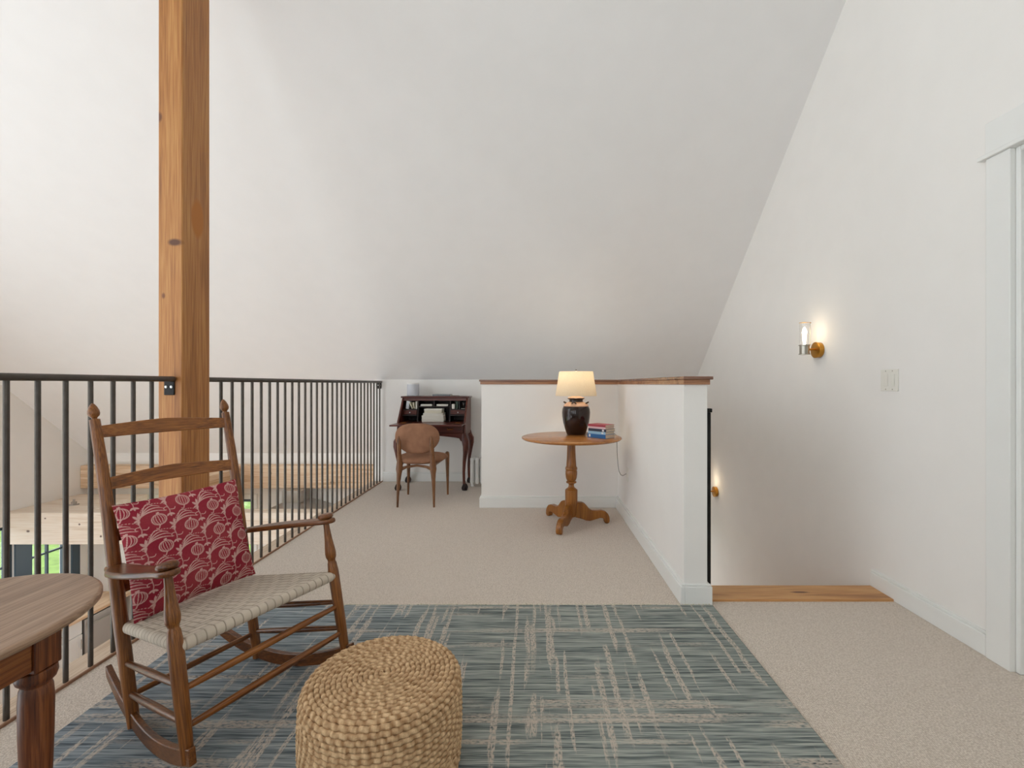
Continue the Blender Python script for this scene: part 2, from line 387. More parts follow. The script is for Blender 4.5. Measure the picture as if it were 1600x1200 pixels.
# ------------------------------------------------------------------ the setting
CA, CS = 5.86, .878                     # sloped ceiling: height = CA - CS*y
def ch(y): return CA - CS*y
XR, XL, YE, YF, LOW = 1.875, -6.2, 5.34, 6.5, -2.7
XE = -1.728                             # inner edge of the loft's open side
YB = -1.6                               # how far the loft runs behind the camera
struct('floor', MB().box(XE, .889, YB, YE, -.25, 0).box(.889, XR, YB, 2.388, -.25, 0).box(XR, XR+.12, .92, 1.785, -.02, 0), M['carpet'])
struct('trim_1', MB().box(-1.855, XE-.010, YB, YE, -.25, .003), M['nosing'], .002)
struct('trim_2', MB().box(XE-.010, XE, YB, YE, -.02, .010), M['lip'], .003)
struct('trim_3', MB().box(.889, XR-.017, 2.388, 2.557, -.03, .012), M['step'], .004)
struct('ceiling', MB().prism([(-.55, ch(-.55)), (YF+.15, ch(YF+.15)), (YF+.15, ch(YF+.15)+.25), (-.55, ch(-.55)+.25)], 'x', XL-.15, XR+.13), M['ceiling'])
struct('ceiling_rear', MB().prism([(-.55, ch(-.55)), (-.55, ch(-.55)+.25), (YB-.1, ch(-.55)-.68), (YB-.1, ch(-.55)-.93)], 'x', XL-.15, XR+.13), M['ceiling'])
BW = [(-5.6, -4.0), (-3.5, -1.9), (-1.4, -.3)]; BZ0, BZ1 = .55, 2.9  # unseen back windows, added to let light in from behind
wb = MB().box(XL-.15, XR+.12, YB-.1, YB, BZ1, ch(-.55)-.90).box(XL-.15, XR+.12, YB-.1, YB, LOW, -2.45).box(XL-.15, XR+.12, YB-.1, YB, -.45, BZ0).box(-2.0, XR+.12, YB-.1, YB, -2.45, -.45)  # lower left stays open: an added gap for daylight in the kitchen
for a, b_ in zip([XL-.15]+[q[1] for q in BW], [q[0] for q in BW]+[XR+.12]): wb.box(a, b_, YB-.1, YB, BZ0, BZ1)
struct('wall_back', wb, M['wall'])
# right wall with its doorway
D0, D1, DH = .90, 1.803, 2.038
wr = MB()
wr.prism([(D1, LOW), (2.70, LOW), (2.70, -1.30), (5.20, -1.30), (5.20, LOW), (YF, LOW), (YF, ch(YF)), (D1, ch(D1))], 'x', XR, XR+.12)  # the low notch is an added opening that lights the stairwell
wr.prism([(D0, DH), (D1, DH), (D1, ch(D1)), (D0, ch(D0))], 'x', XR, XR+.12)
wr.prism([(YB, LOW), (D0, LOW), (D0, ch(D0)), (-.55, ch(-.55)), (YB, ch(-.55)-.9)], 'x', XR, XR+.12)
wr.box(XR, XR+.12, D0, D1, LOW, -.02)
struct('wall_right', wr, M['wall'])
# end wall of the loft and the knee wall returning to the eave
struct('wall_end', MB().box(-1.828, .95, YE, YE+.1, LOW, ch(YE)).box(1.82, XR, YE, YE+.1, LOW, ch(YE)).box(.95, 1.82, YE, YE+.1, -.30, ch(YE)).box(.95, 1.82, YE, YE+.1, LOW, -2.5), M['wall'])
struct('wall_return', MB().prism([(YE+.1, LOW), (YF, LOW), (YF, ch(YF)), (YE+.1, ch(YE+.1))], 'x', -1.828, -1.72), M['wall'])
# left gable wall with windows; eave wall with a window
W = [(4.62, 5.54), (5.72, 6.22)]; WH0, WH1 = -1.60, -.55
wl = MB()
def lw(y0, y1, z0, z1=None):
    if z1 is None: wl.prism([(y0, z0), (y1, z0), (y1, ch(y1)), (y0, ch(y0))], 'x', XL-.15, XL)
    else: wl.box(XL-.15, XL, y0, y1, z0, z1)
YG = 2.45                               # the gable is glazed on the camera's side of this line
lw(YG, YF+.15, WH1); lw(YG, YF+.15, LOW, WH0)
lw(YG, 2.8, WH0, WH1); lw(4.44, W[0][0], WH0, WH1); lw(W[0][1], W[1][0], WH0, WH1); lw(W[1][1], YF+.15, WH0, WH1)
struct('wall_left', wl, M['wall'])
WX = (-5.55, -3.92); WZ = (-1.65, -.49)
struct('wall_eave', MB().box(XL, WX[0], YF, YF+.15, LOW, .16).box(WX[1], -1.828, YF, YF+.15, LOW, .16).box(WX[0], WX[1], YF, YF+.15, LOW, WZ[0]).box(WX[0], WX[1], YF, YF+.15, WZ[1], .16), M['wall'])
struct('floor_lower', MB().box(XL-.15, XR+.12, YB, YF+.15, LOW-.2, LOW), M['kfloor'])
struct('wall_stair', MB().box(.80, .889, 2.388, YE, LOW, -.25).box(.889, XR, 2.36, 2.388, LOW, -.25), M['wall'])
st = MB()
for i in range(11):
    y = 2.50+.235*i; st.box(.889, XR, y, y+.27, -.195*(i+1)-.035, -.195*(i+1)); st.box(.889, XR, y+.02, y+.04, -.195*(i+1), -.195*i-.04)
struct('stairs', st, M['step'])

def casement(n, x, y0, y1, z0, z1, along='y'):
    """dark blue window frame set in a wall opening, with muntins and a pane"""
    def bx(mb, a0, a1, z0_, z1_, d0, d1):
        return mb.box(x-d1, x-d0, a0, a1, z0_, z1_) if along == 'y' else mb.box(a0, a1, x+d0, x+d1, z0_, z1_)
    fr = MB(); t = .045
    bx(fr, y0, y0+t, z0, z1, .02, .1); bx(fr, y1-t, y1, z0, z1, .02, .1); bx(fr, y0+t, y1-t, z0, z0+t, .02, .1); bx(fr, y0+t, y1-t, z1-t, z1, .02, .1)
    o = obj('window_%d' % n, fr, M['window'], None, .004); o['kind'] = 'structure'
    mu = MB(); my = (y0+y1)/2; mz = -1.05
    bx(mu, my-.011, my+.011, z0+t, z1-t, .045, .075); bx(mu, y0+t, y1-t, mz-.011, mz+.011, .047, .073)
    obj('muntin', mu, M['window'], o)
    gp = MB(); bx(gp, y0+t, y1-t, z0+t, z1-t, .058, .063); obj('pane', gp, M['glass'], o)
    return o
# tall glazing that fills the gable on the camera's side
gz = MB(); gy = [YB+.02, -.2, 1.2, YG-.02]
for y in gy: gz.prism([(y-.03, LOW), (y+.03, LOW), (y+.03, min(ch(y+.03), ch(-.55)-(max(0, -.55-y))*.86)), (y-.03, min(ch(y-.03), ch(-.55)-(max(0, -.55-y))*.86))], 'x', XL-.11, XL-.04)
for z in (-2.66, -.35, 1.9): gz.box(XL-.105, XL-.045, YB+.05, YG-.05, z-.035, z+.035)
gz = obj('window_4', gz, M['window']); gz['kind'] = 'structure'
casement(1, XL, W[0][0], W[0][1], WH0, WH1); casement(8, XL, 2.8, 4.44, WH0, WH1); casement(2, XL, W[1][0], W[1][1], WH0, WH1)  # the middle one is an unseen window added to brighten the kitchen
for i_, (a, b_) in enumerate(BW):  # frames for the added rear openings
    fr = MB()
    for x in (a+.03, (a+b_)/2, b_-.03): fr.box(x-.03, x+.03, YB-.08, YB-.03, BZ0, BZ1)
    for z in (BZ0+.03, 1.8, BZ1-.03): fr.box(a+.06, b_-.06, YB-.075, YB-.035, z-.03, z+.03)
    o = obj('window_%d' % (5+i_), fr, M['window']); o['kind'] = 'structure'
casement(3, YF, WX[0], WX[1], WZ[0], WZ[1], 'x')
casement(9, YE, .95, 1.82, -2.5, -.30, 'x')
fr = MB()  # frame of the hidden opening added for stairwell light
for y in (2.725, 3.95, 5.175): fr.box(XR+.03, XR+.09, y-.025, y+.025, LOW, -1.30)
for z in (-2.675, -1.325): fr.box(XR+.035, XR+.085, 2.70, 5.20, z-.025, z+.025)
o = obj('window_10', fr, M['window']); o['kind'] = 'structure'
# dark jamb between the two gable windows, white casing round them
struct('trim_4', MB().box(XL, XL+.02, W[0][1], W[1][0], WH0, WH1).box(XL, XL+.022, W[1][1], W[1][1]+.11, WH0, WH1), M['window'], .004)
struct('trim_5', MB().box(XL, XL+.02, W[0][0]-.1, W[1][1]+.2, WH0-.05, WH0).box(XL, XL+.02, W[1][1]+.11, W[1][1]+.2, WH0, WH1+.08).box(XL, XL+.02, W[0][0]-.1, W[1][1]+.11, WH1, WH1+.08), M['trim'], .004)
struct('trim_6', MB().box(WX[0]-.08, WX[1]+.06, YF-.02, YF, WZ[1], WZ[1]+.07).box(WX[1], WX[1]+.06, YF-.02, YF, WZ[0], WZ[1]), M['trim'], .004)

lawn = obj('lawn', MB().add([(-60,3.6,-2.95),(-2.2,3.6,-2.95),(-2.2,60,-2.95),(-60,60,-2.95)], [(0,1,2,3)]), M['grass'])
lawn['kind'] = 'stuff'; lawn['label'] = 'bright green grass lawn outside the lower windows'; lawn['category'] = 'grass'

# half walls round the stair, with wood cap and baseboards
HX0, HX1, HY0, HY1, HL, HH = .769, .886, 2.362, 4.328, -.469, 1.117
HYA = 4.21
def ell(l, r, fr, back, left, inner):
    """plan outline of the two half walls, grown by the given overhangs"""
    return [(HL-left, HYA-inner), (HX0-l, HYA-inner), (HX0-l, HY0-fr), (HX1+r, HY0-fr), (HX1+r, HY1+back), (HL-left, HY1+back)]
struct('wall_landing', MB().prism(ell(0,0,0,0,0,0), 'z', 0, HH), M['wall'])
struct('trim_7', MB().prism(ell(.005,.012,.010,.01,.010,.008), 'z', HH, HH+.0256), M['cap'], .002)
struct('trim_8', MB().prism(ell(.010,.024,.022,.02,.020,.016), 'z', HH+.0256, HH+.042), M['capd'], .003)
bh = .093
bb = MB()
bb.box(HL-.017, HX0-.022, HYA-.017, HYA, 0, bh); bb.box(HL-.017, HL, HYA, HY1, 0, bh)
bb.box(HX0-.022, HX0, HY0-.015, HYA, 0, bh); bb.box(HX0, HX1+.022, HY0-.015, HY0, 0, bh); bb.box(HX1, HX1+.022, HY0, HY0+.10, 0, bh)
bb.box(HL-.012, HX0-.018, HYA-.011, HYA, bh, bh+.012); bb.box(HX0-.015, HX0, HY0-.010, HYA, bh, bh+.012); bb.box(HX0, HX1+.015, HY0-.010, HY0, bh, bh+.012)
struct('baseboard_landing', bb, M['trim'], .003)
struct('baseboard_end', MB().box(XE, -.469, YE-.017, YE, 0, .096).box(XE, -.469, YE-.011, YE, .096, .108), M['trim'], .003)
struct('baseboard_right', MB().box(XR-.017, XR, 1.905, 2.56, 0, .088).box(XR-.011, XR, 1.905, 2.56, .088, .100), M['trim'], .003)

# doorway at the right edge
dr = MB()
dr.box(XR-.022, XR, D1, D1+.098, 0, DH).box(XR-.022, XR, D0-.098, D0, 0, DH)
dr.box(XR-.034, XR, D0-.125, D1+.125, DH, DH+.018); dr.box(XR-.024, XR, D0-.098, D1+.098, DH+.018, DH+.145)
dr.box(XR, XR+.12, D1-.018, D1, 0, DH).box(XR, XR+.12, D0, D0+.018, 0, DH).box(XR, XR+.12, D0+.018, D1-.018, DH-.018, DH)
do = struct('door_1', dr, M['trim'], .003)
dl = obj('added_door_leaf', MB().box(XR+.080, XR+.118, D0+.02, D1-.02, .012, DH-.02), M['trim'], do, .003)  # closed leaf added out of view to stop light leaking through the doorway
for z0, z1 in ((.2, .95), (1.1, 1.88)):
    for y0, y1 in ((D0+.13, (D0+D1)/2-.05), ((D0+D1)/2+.05, D1-.13)):
        obj('door_panel', MB().box(XR+.074, XR+.080, y0, y1, z0, z1), M['trim'], dl, .004)
obj('door_knob', MB().lathe_on([(.025,0),(.025,.006),(.009,.01),(.009,.035),(.026,.045),(.028,.06),(.018,.072)], (XR+.08, D0+.09, 1.0), (-1,0,0)), M['nickel'], dl)

# ------------------------------------------------------------------ timber frame
PX0, PX1, PY0, PY1 = -1.827, -1.708, 2.26, 2.452
o = obj('timber_post', MB().prism([(PY0, .010), (PY1, .010), (PY1, ch(PY1)), (PY0, ch(PY0))], 'x', PX0, PX1), M['fir'], None, .006)
tag(o, 'tall square orange fir post rising behind the rocking chair', 'post')
def beam(box, m, label):
    o = obj('timber_beam', MB().box(*box), m, None, .008); tag(o, label, 'beam'); return o
beam((XL, -1.828, 6.35, YF, -.31, 0.0), M['beam'], 'far pale wood beam under the white eave, seen through the right-hand railing')
beam((XL, -1.87, 5.42, 5.60, -.757, -.385), M['beam_w'], 'whitish knotted beam crossing just above the kitchen windows, behind the left railing')
beam((XL, -5.27, 5.60, 6.35, -.565, -.385), M['beam_w'], 'broad flat-topped beam along the far left wall, bolted, above the windows')
beam((-4.20, -3.99, 5.60, 6.35, -.42, -.015), M['beam_y'], 'short deep beam running back to the far beam, seen just right of the post')
pt = thing('beam_bolt', 'round grey bolt and washer on the broad beam at far left', 'bolt', (-5.72, 5.78, -.385))
obj('washer', MB().lathe([(.05,0),(.05,.008)], n=24), M['steel'], pt); obj('nut', MB().lathe([(.028,.008),(.028,.04),(.012,.04),(.012,.07)], n=6), M['steel'], pt)

# ------------------------------------------------------------------ railing
RX = -1.752
def railing(label, y0, y1, ys, ends):
    t = thing('railing', label, 'railing', (RX, y0, .003))
    L = Vector(t.location)
    def loc(mb): mb.v = [tuple(Vector(p)-L) for p in mb.v]; return mb
    obj('top_rail', loc(MB().box(RX-.019, RX+.019, y0, y1, 1.131, 1.157)), M['iron'], t, .011, seg=4)
    for y in ys:
        obj('baluster', loc(MB().tube([(RX, y, .003), (RX, y, 1.134)], .0085, 10)), M['iron'], t)
    for yb, d in ends:
        p = obj('bracket', loc(MB().box(RX-.042, RX+.008, yb, yb+.006, 1.066, 1.133)), M['black'], t, .004)
        for dx in (-.030, -.004):
            obj('screw', loc(MB().lathe_on([(.0065,0),(.0065,.003),(.003,.0045)], (RX+dx, yb+(0 if d < 0 else .006), 1.106), (0,d,0), 12)), M['screw'], p)
    return t
railing('near length of dark steel railing, left of the orange post', .45, PY0-.0005, [2.131-.098*k for k in range(0, 17)], [(PY0-.0065, -1)])
railing('long dark steel railing running from the orange post back to the end wall', PY1, YE-.0005, [2.893+.09624*k for k in range(-3, 26)], [(YE-.0075, -1)])

# ------------------------------------------------------------------ kitchen below
kx = -5.63
def cabinet(y0, y1, label):
    t = thing('base_cabinet', label, 'cabinet', (XL, y0, LOW), group='white kitchen cabinets under the counter')
    w_ = y1-y0
    obj('body', MB().box(.01, .535, .001, w_-.001, .1, .88), M['cabinet'], t)
    obj('toe_kick', MB().box(.01, .48, .001, w_-.001, 0, .1), M['toekick'], t)
    d = obj('drawer', MB().box(.535, .555, .004, w_-.004, .70, .876), M['cabinet'], t, .002)
    obj('handle', MB().tube([(.575, w_/2-.06, .79), (.575, w_/2+.06, .79)], .005, 8), M['steel'], d)
    d = obj('door', MB().box(.535, .555, .004, w_-.004, .104, .692).box(.555, .560, .004, .064, .104, .692).box(.555, .560, w_-.064, w_-.004, .104, .692).box(.555, .560, .064, w_-.064, .104, .164).box(.555, .560, .064, w_-.064, .632, .692), M['cabinet'], t, .0015)
    obj('handle', MB().tube([(.578, w_-.035, .52), (.578, w_-.035, .64)], .005, 8), M['steel'], d)
for i, (a, b_) in enumerate(((3.36, 3.98), (3.98, 4.60), (4.60, 5.22), (5.22, 5.81))):
    cabinet(a, b_, ['white base cabinet down in the kitchen, fourth from the dishwasher', 'white base cabinet down in the kitchen, third from the dishwasher', 'white base cabinet down in the kitchen, second from the dishwasher', 'white base cabinet down in the kitchen, right beside the dishwasher'][i])
dw = thing('dishwasher', 'stainless dishwasher down in the kitchen, just left of the rocking chair', 'dishwasher', (XL, 5.83, LOW))
obj('body', MB().box(.01, .53, 0.001, .60, .1, .88), M['toekick'], dw)
obj('door', MB().box(.53, .56, .012, .59, .12, .85), M['steel'], dw, .004)
obj('handle', MB().tube([(.56, .05, .77), (.592, .05, .77), (.592, .55, .77), (.56, .55, .77)], .009, 8), M['nickel'], dw)
tag(rebase(obj('countertop', MB().box(XL, kx+.02, 3.3, YF, LOW+.88, LOW+.92), M['counter'], None, .004), (XL, 4.9, LOW+.88)), 'pale wood kitchen countertop below the far left windows', 'countertop')
tag(rebase(obj('backsplash', MB().box(XL, XL+.03, 3.3, YF, LOW+.92, LOW+1.03), M['splash'], None, .003), (XL, 4.9, LOW+.92)), 'orange wood strip standing along the back of the kitchen counter', 'backsplash')
hd = thing('range_hood', 'grey steel range hood with flared skirt, below the far beam', 'range hood', (-3.235, YF, -.56))
obj('chimney', MB().box(-.125, .125, -.30, 0, .02, .25), M['steel'], hd, .003)
fl = MB(); a, b_ = (-.32, .46, -.52, 0), (-.125, .125, -.30, 0)
fl.add([(a[0],a[2],0),(a[1],a[2],0),(a[1],a[3],0),(a[0],a[3],0),(b_[0],b_[2],.09),(b_[1],b_[2],.09),(b_[1],b_[3],.09),(b_[0],b_[3],.09)], [(0,3,2,1),(4,5,6,7),(0,1,5,4),(1,2,6,5),(2,3,7,6),(3,0,4,7)])
obj('skirt', fl, M['steel'], hd); obj('lip', MB().box(-.325, .465, -.525, 0, -.05, 0), M['black'], hd, .003)

# ------------------------------------------------------------------ rug
rg = MB(); rx0, rx1, ry0, ry1 = -1.52, .903, -.75, 2.336
rg.box(rx0, rx1, ry0, ry1, .0005, .010)
rug = obj('rug', rg, M['rug'], None, .004)
tag(rug, 'large blue-grey rug with broken beige lines under the rocking chair', 'rug')
fg = MB(); x = rx0
while x < rx1-.01:
    l_ = random.uniform(.008, .020); fg.tube([(x, ry1-.003, .007), (x+random.uniform(-.004, .004), ry1+l_*.6, .007), (x+random.uniform(-.007, .007), ry1+l_, .003)], .0022, 5); x += random.uniform(.006, .011)
f_ = obj('fringe', fg, M['cream'], rug); f_['kind'] = 'stuff'

# ------------------------------------------------------------------ rocking chair
PIT, YAW = .1795, -.4336
rc = thing('rocking_chair', 'brown wooden ladder-back rocking chair with woven beige tape seat', 'rocking chair', (-1.007, 1.5968, .0085), (0, -PIT, YAW))
def rear_u(z):
    K = [(.04, -.209), (.35, -.222), (.62, -.228), (.83, -.232), (1.06, -.255)]
    for (z0, u0), (z1, u1) in zip(K, K[1:]):
        if z <= z1: return u0+(u1-u0)*(z-z0)/(z1-z0)
    return K[-1][1]
def rear_v(z): return .2083+.0098*(z-.078)/.98
def front_u(z): return .2106-.0115*(z-.078)/.472
def front_v(z): return .2732-.0026*(z-.078)/.472
for s in (-1, 1):
    zs = [.045, .12, .25, .35, .5, .62, .75, .9, 1.0, 1.052]
    p = obj('back_post', MB().tube([(rear_u(z), s*rear_v(z), z) for z in zs], [.0165,.018,.0195,.020,.0195,.019,.018,.0165,.0155,.0145], 16), M['chair'], rc)
    a = Vector((rear_u(1.052), s*rear_v(1.052), 1.052)); ax = Vector((-.03, 0, .3))
    obj('finial', MB().lathe_on([(.0085,0),(.007,.004),(.009,.008),(.0145,.014),(.0165,.022),(.0155,.032),(.011,.045),(.006,.054),(.002,.058)], a, ax, 18), M['chair'], p)
    prof = [(.045,.0155),(.10,.0165),(.18,.0185),(.30,.0195),(.36,.0195),(.392,.0165),(.400,.0135),(.406,.0145),(.416,.0185),(.430,.0198),(.450,.0180),(.48,.0142),(.52,.0112),(.552,.0100)]
    p = obj('front_post', MB().tube([(front_u(z), s*front_v(z), z) for z, r in prof], [r for z, r in prof], 18), M['chair'], rc)
    # arm: outline in plan, mirrored for the far side
    out = [(-.262,-.212),(-.255,-.228),(-.238,-.236),(-.215,-.237),(-.196,-.244),(-.17,-.262),(-.12,-.283),(-.05,-.297),(.03,-.303),(.10,-.302),(.145,-.297),(.175,-.296),(.20,-.3),(.222,-.296),(.236,-.284),(.239,-.268),(.23,-.253),(.212,-.245),(.18,-.242),(.10,-.234),(0,-.222),(-.10,-.209),(-.18,-.196),(-.22,-.187),(-.25,-.188)]
    arm = MB().prism([(u, -s*v) for u, v in out], 'z', .543, .561)
    A = obj('arm', arm, M['chair_u'], rc, .007, seg=3)
    obj('arm_cap', MB().lathe([(.010,0),(.024,.002),(.0275,.007),(.0275,.012),(.024,.018),(.014,.021),(.001,.022)], (front_u(.56)+.002, s*(front_v(.56)), .561), 26), M['chair_u'], A)
    # rocker
    up = []; lo = []
    for i in range(25):
        u = -.42+.667*i/24; z = .034+(.87 if u < 0 else .55)*u*u; h_ = .0235-.008*max(0, (abs(u+.05)-.28)/.14)
        up.append((u, z+h_)); lo.append((u, z-h_))
    v0 = s*.2090 if True else 0
    # rockers splay: follow the line from back post to front post
    vs = []; n_ = len(up)
    for side in (-.0095, .0095):
        for u, z in up+lo[::-1]:
            t = (u+.209)/.4196; vc = s*(.2083+(.2732-.2083)*t); vs.append((u, vc+side, z))
    m_ = 2*n_
    fs = [tuple(range(m_))[::-1], tuple(range(m_, 2*m_))]+[(i, (i+1)%m_, m_+(i+1)%m_, m_+i) for i in range(m_)]
    obj('rocker', MB().add(vs, fs), M['chair_u'], rc, .003)
    for zr, rr in ((.245, .0105), (.1472, .0105)):
        a = Vector((rear_u(zr), s*rear_v(zr), zr)); b_ = Vector((front_u(zr), s*front_v(zr), zr))
        obj('side_rung', MB().tube([a+(b_-a)*t for t in (0,.08,.3,.5,.7,.92,1)], [.007,.009,rr,rr+.001,rr,.009,.007], 12), M['chair_u'], rc)
for zr in (.2311, .1326):
    obj('front_rung', MB().tube([(front_u(zr), front_v(zr)*t, zr) for t in (-1,-.9,-.5,0,.5,.9,1)], [.007,.009,.011,.0118,.011,.009,.007], 12), M['chair_v'], rc)
obj('back_rung', MB().tube([(rear_u(.1407), rear_v(.14)*t, .1407) for t in (-1,-.9,0,.9,1)], [.007,.009,.011,.009,.007], 12), M['chair_v'], rc)
# slats: arched top edge, bowed back
for zc in (1.0095, .830, .655, .485):
    n_ = 24; vs = []; hw = rear_v(zc)-.004
    for i in range(n_+1):
        t = -1+2*i/n_; e_ = 1-t*t
        u = rear_u(zc)+.002-.020*e_
        zt = zc+.0190+.017*max(0, 1-abs(t)**1.35); zb = zc-.0215+.004*e_
        for du, zz in ((.005, zb), (.005, zt), (-.005, zt), (-.005, zb)): vs.append((u+du, hw*t, zz))
    fs = [(0,1,2,3), (4*n_+3,4*n_+2,4*n_+1,4*n_)]
    for i in range(n_):
        for k in range(4): fs.append((4*i+k, 4*(i+1)+k, 4*(i+1)+(k+1)%4, 4*i+(k+1)%4))
    obj('slat', MB().add(vs, fs), M['chair_v'], rc, .0025)
# woven tape seat
def woven_seat():
    na, nb = 260, 190
    def spaced(n, L, r):
        # denser at the rolled edges
        x = np.linspace(0, 1, n); k = 14
        return np.concatenate([r*(1-np.cos(np.linspace(0, PI/2, k))), np.linspace(r, L-r, n-2*k+2)[1:-1], L-r*(1-np.cos(np.linspace(PI/2, 0, k)))])
    r = .0155
    LB, = (.474,)  # depth
    ub, uf = -.222-.012, .2045+.017
    depth = uf-ub
    T = spaced(nb, depth, r)           # along depth
    Wm = .51; A_ = spaced(na, Wm, r)   # along width, for the mean width
    TT, AA = np.meshgrid(T, A_, indexing='ij')
    d = np.minimum(np.minimum(TT, depth-TT), np.minimum(AA, Wm-AA))
    roll = np.sqrt(np.clip(r*r-(r-np.minimum(d, r))**2, 0, None))
    tt = TT/depth
    hw = (.2125+(.2795-.2125)*tt)
    v = (AA/Wm*2-1)*hw; u = ub+TT
    tape = .0245
    ci = np.floor(AA/tape).astype(int); ri = np.floor(TT/tape).astype(int)
    fa = (AA/tape)%1; ft = (TT/tape)%1
    over = ((ci+ri) % 4 < 2)            # warp (front-to-back) on top
    ea = np.minimum(fa, 1-fa)*tape; et = np.minimum(ft, 1-ft)*tape
    # height: floats bulge, edges sink
    hgt = np.where(over, np.clip(ea/.003, 0, 1), np.clip(et/.003, 0, 1))
    # ends of a float dip
    prev = np.where(over, ((ci+ri-1) % 4 < 2), ~((ci+ri-1) % 4 < 2)); nxt = np.where(over, ((ci+ri+1) % 4 < 2), ~((ci+ri+1) % 4 < 2))
    el = np.where(over, ft, fa)*tape; er = tape-el
    dip = np.ones_like(hgt)
    dip = np.where(~prev, np.minimum(dip, np.clip(el/.006, 0, 1)), dip); dip = np.where(~nxt, np.minimum(dip, np.clip(er/.006, 0, 1)), dip)
    hh = hgt*(.45+.55*dip)
    edge = (d < r*1.0)
    # round the rails only the wrapped strips show
    hr = np.where((np.minimum(TT, depth-TT) < np.minimum(AA, Wm-AA)), np.clip(ea/.0022, 0, 1), np.clip(et/.0022, 0, 1))
    hh = np.where(edge, hr, hh)
    zmid = .345+.009*(1-tt)
    sag = .006*np.sin(PI*tt)*np.sin(PI*AA/Wm)
    ed = np.clip(roll/r, 0, 1)
    ztop = zmid+roll*.98-sag*ed+.0024*hh*ed
    zbot = zmid-roll*.98-sag*.3*ed-.0024*hh*ed
    n0, n1 = TT.shape
    P = np.concatenate([np.stack([u, v, ztop], -1).reshape(-1, 3), np.stack([u, v, zbot], -1).reshape(-1, 3)])
    idx = np.arange(n0*n1).reshape(n0, n1)
    q = np.stack([idx[:-1,:-1], idx[1:,:-1], idx[1:,1:], idx[:-1,1:]], -1).reshape(-1, 4)
    fs = np.concatenate([q, q[:, ::-1]+n0*n1])
    base = np.array(lin((200, 188, 172))[:3]); dark = np.array(lin((112, 98, 82))[:3])
    rng = np.random.default_rng(3); tone = rng.uniform(.92, 1.06, (40, 2))
    tn = np.where(over, tone[ci % 40, 0], tone[ri % 40, 1])
    col = (dark+(base-dark)*np.clip(hh, 0, 1)[..., None]**.8)*tn[..., None]
    col = np.concatenate([col.reshape(-1, 3)]*2)
    mb = MB(); mb.v = [tuple(p) for p in P.tolist()]; mb.f = [tuple(x) for x in fs.tolist()]
    return mb, col
mb, col = woven_seat()
obj('woven_seat', mb, M['tape'], rc, 0, 180, colors=col)

# ------------------------------------------------------------------ printed pillow
def motif_cell(W_=380, H_=200):
    """one repeat of the gourd-and-leaf print, as a 0..1 mask; wraps at its edges"""
    yy, xx = np.mgrid[0:H_, 0:W_].astype(float)
    out = np.zeros((H_, W_))
    def stroke(pts, w0, w1, n=60, dash=None):
        pts = np.array(pts, float)
        for i in range(n):
            t = i/(n-1)
            if dash and (i//dash) % 2: continue
            Pn = pts.copy()
            while len(Pn) > 1: Pn = Pn[:-1]*(1-t)+Pn[1:]*t
            x, y = Pn[0]; wd = w0+(w1-w0)*t if not isinstance(w1, tuple) else w0+(w1[0]-w0)*math.sin(PI*t)
            dx = np.abs(xx-x % W_); dx = np.minimum(dx, W_-dx); dy = np.abs(yy-y % H_); dy = np.minimum(dy, H_-dy)
            dd = np.sqrt(dx*dx+dy*dy); np.maximum(out, np.clip(wd-dd+.7, 0, 1), out=out)
    def gourd(cx_, cy_, a, b, rot):
        c, s = math.cos(rot), math.sin(rot)
        for k in np.linspace(-1, 1, 9):
            pts = []
            for t in np.linspace(-1, 1, 70):
                ph = t*PI/2; x = a*math.cos(ph)*math.sin(k*PI/2); y = b*math.sin(ph)
                pts.append((cx_+c*x-s*y, cy_+s*x+c*y))
            for x, y in pts:
                dx = np.abs(xx-x % W_); dx = np.minimum(dx, W_-dx); dy = np.abs(yy-y % H_); dy = np.minimum(dy, H_-dy)
                np.maximum(out, np.clip(2.7-np.sqrt(dx*dx+dy*dy), 0, 1), out=out)
    def leaf(x, y, ang, L, wd):
        stroke([(x, y), (x+math.cos(ang)*L, y+math.sin(ang)*L)], .6, (wd,), 30)
    for (ox, oy, fl) in ((0, 0, 1), (W_/2, H_/2, -1)):
        g = (ox+120, oy+104)
        gourd(g[0], g[1], 45, 40, .15*fl)
        leaf(g[0]+2, g[1]-40, -1.2, 16, 6); leaf(g[0]+2, g[1]-40, -2.2, 14, 5)
        stroke([(g[0], g[1]+40), (g[0]-16, g[1]+52), (g[0]-2, g[1]+62), (g[0]-20, g[1]+72), (g[0]-28, g[1]+60)], 3.2, 2.4, 80)
        bx, by = ox+14, oy+74
        for k, (ex, ey) in enumerate(((172, 52), (168, 30), (150, 10), (118, -6))):
            stroke([(bx, by), (bx+14+6*k, by-48-8*k+16), (ox+ex*.6, oy+ey-36-6*k), (ox+ex, oy+ey)], 1.4, (4.3-.4*k,), 150)
        stroke([(bx, by), (bx+12, by-100), (ox+110, oy-44), (ox+196, oy+4)], 2.0, 2.0, 150, 5)
        for an, L, wd in ((-1.5, 52, 8), (-2.3, 44, 8), (2.7, 34, 7), (1.9, 38, 7)):
            leaf(bx-2, by, an, L, wd)
        stroke([(bx-2, by+14), (bx-22, by+46), (bx+8, by+66), (bx-10, by+104)], 2.4, 2.4, 120, 5)
        stroke([(bx-8, by+54), (bx-40, by+46), (bx-44, by+74), (bx-24, by+76)], 2.4, 2.0, 80)
        stroke([(bx+4, by+76), (bx+32, by+88), (bx+38, by+66)], 2.4, 2.0, 70)
        leaf(bx-10, by+104, .5, 34, 7); leaf(bx-10, by+104, 2.5, 30, 6); leaf(bx-10, by+104, 1.4, 26, 6)
    return out
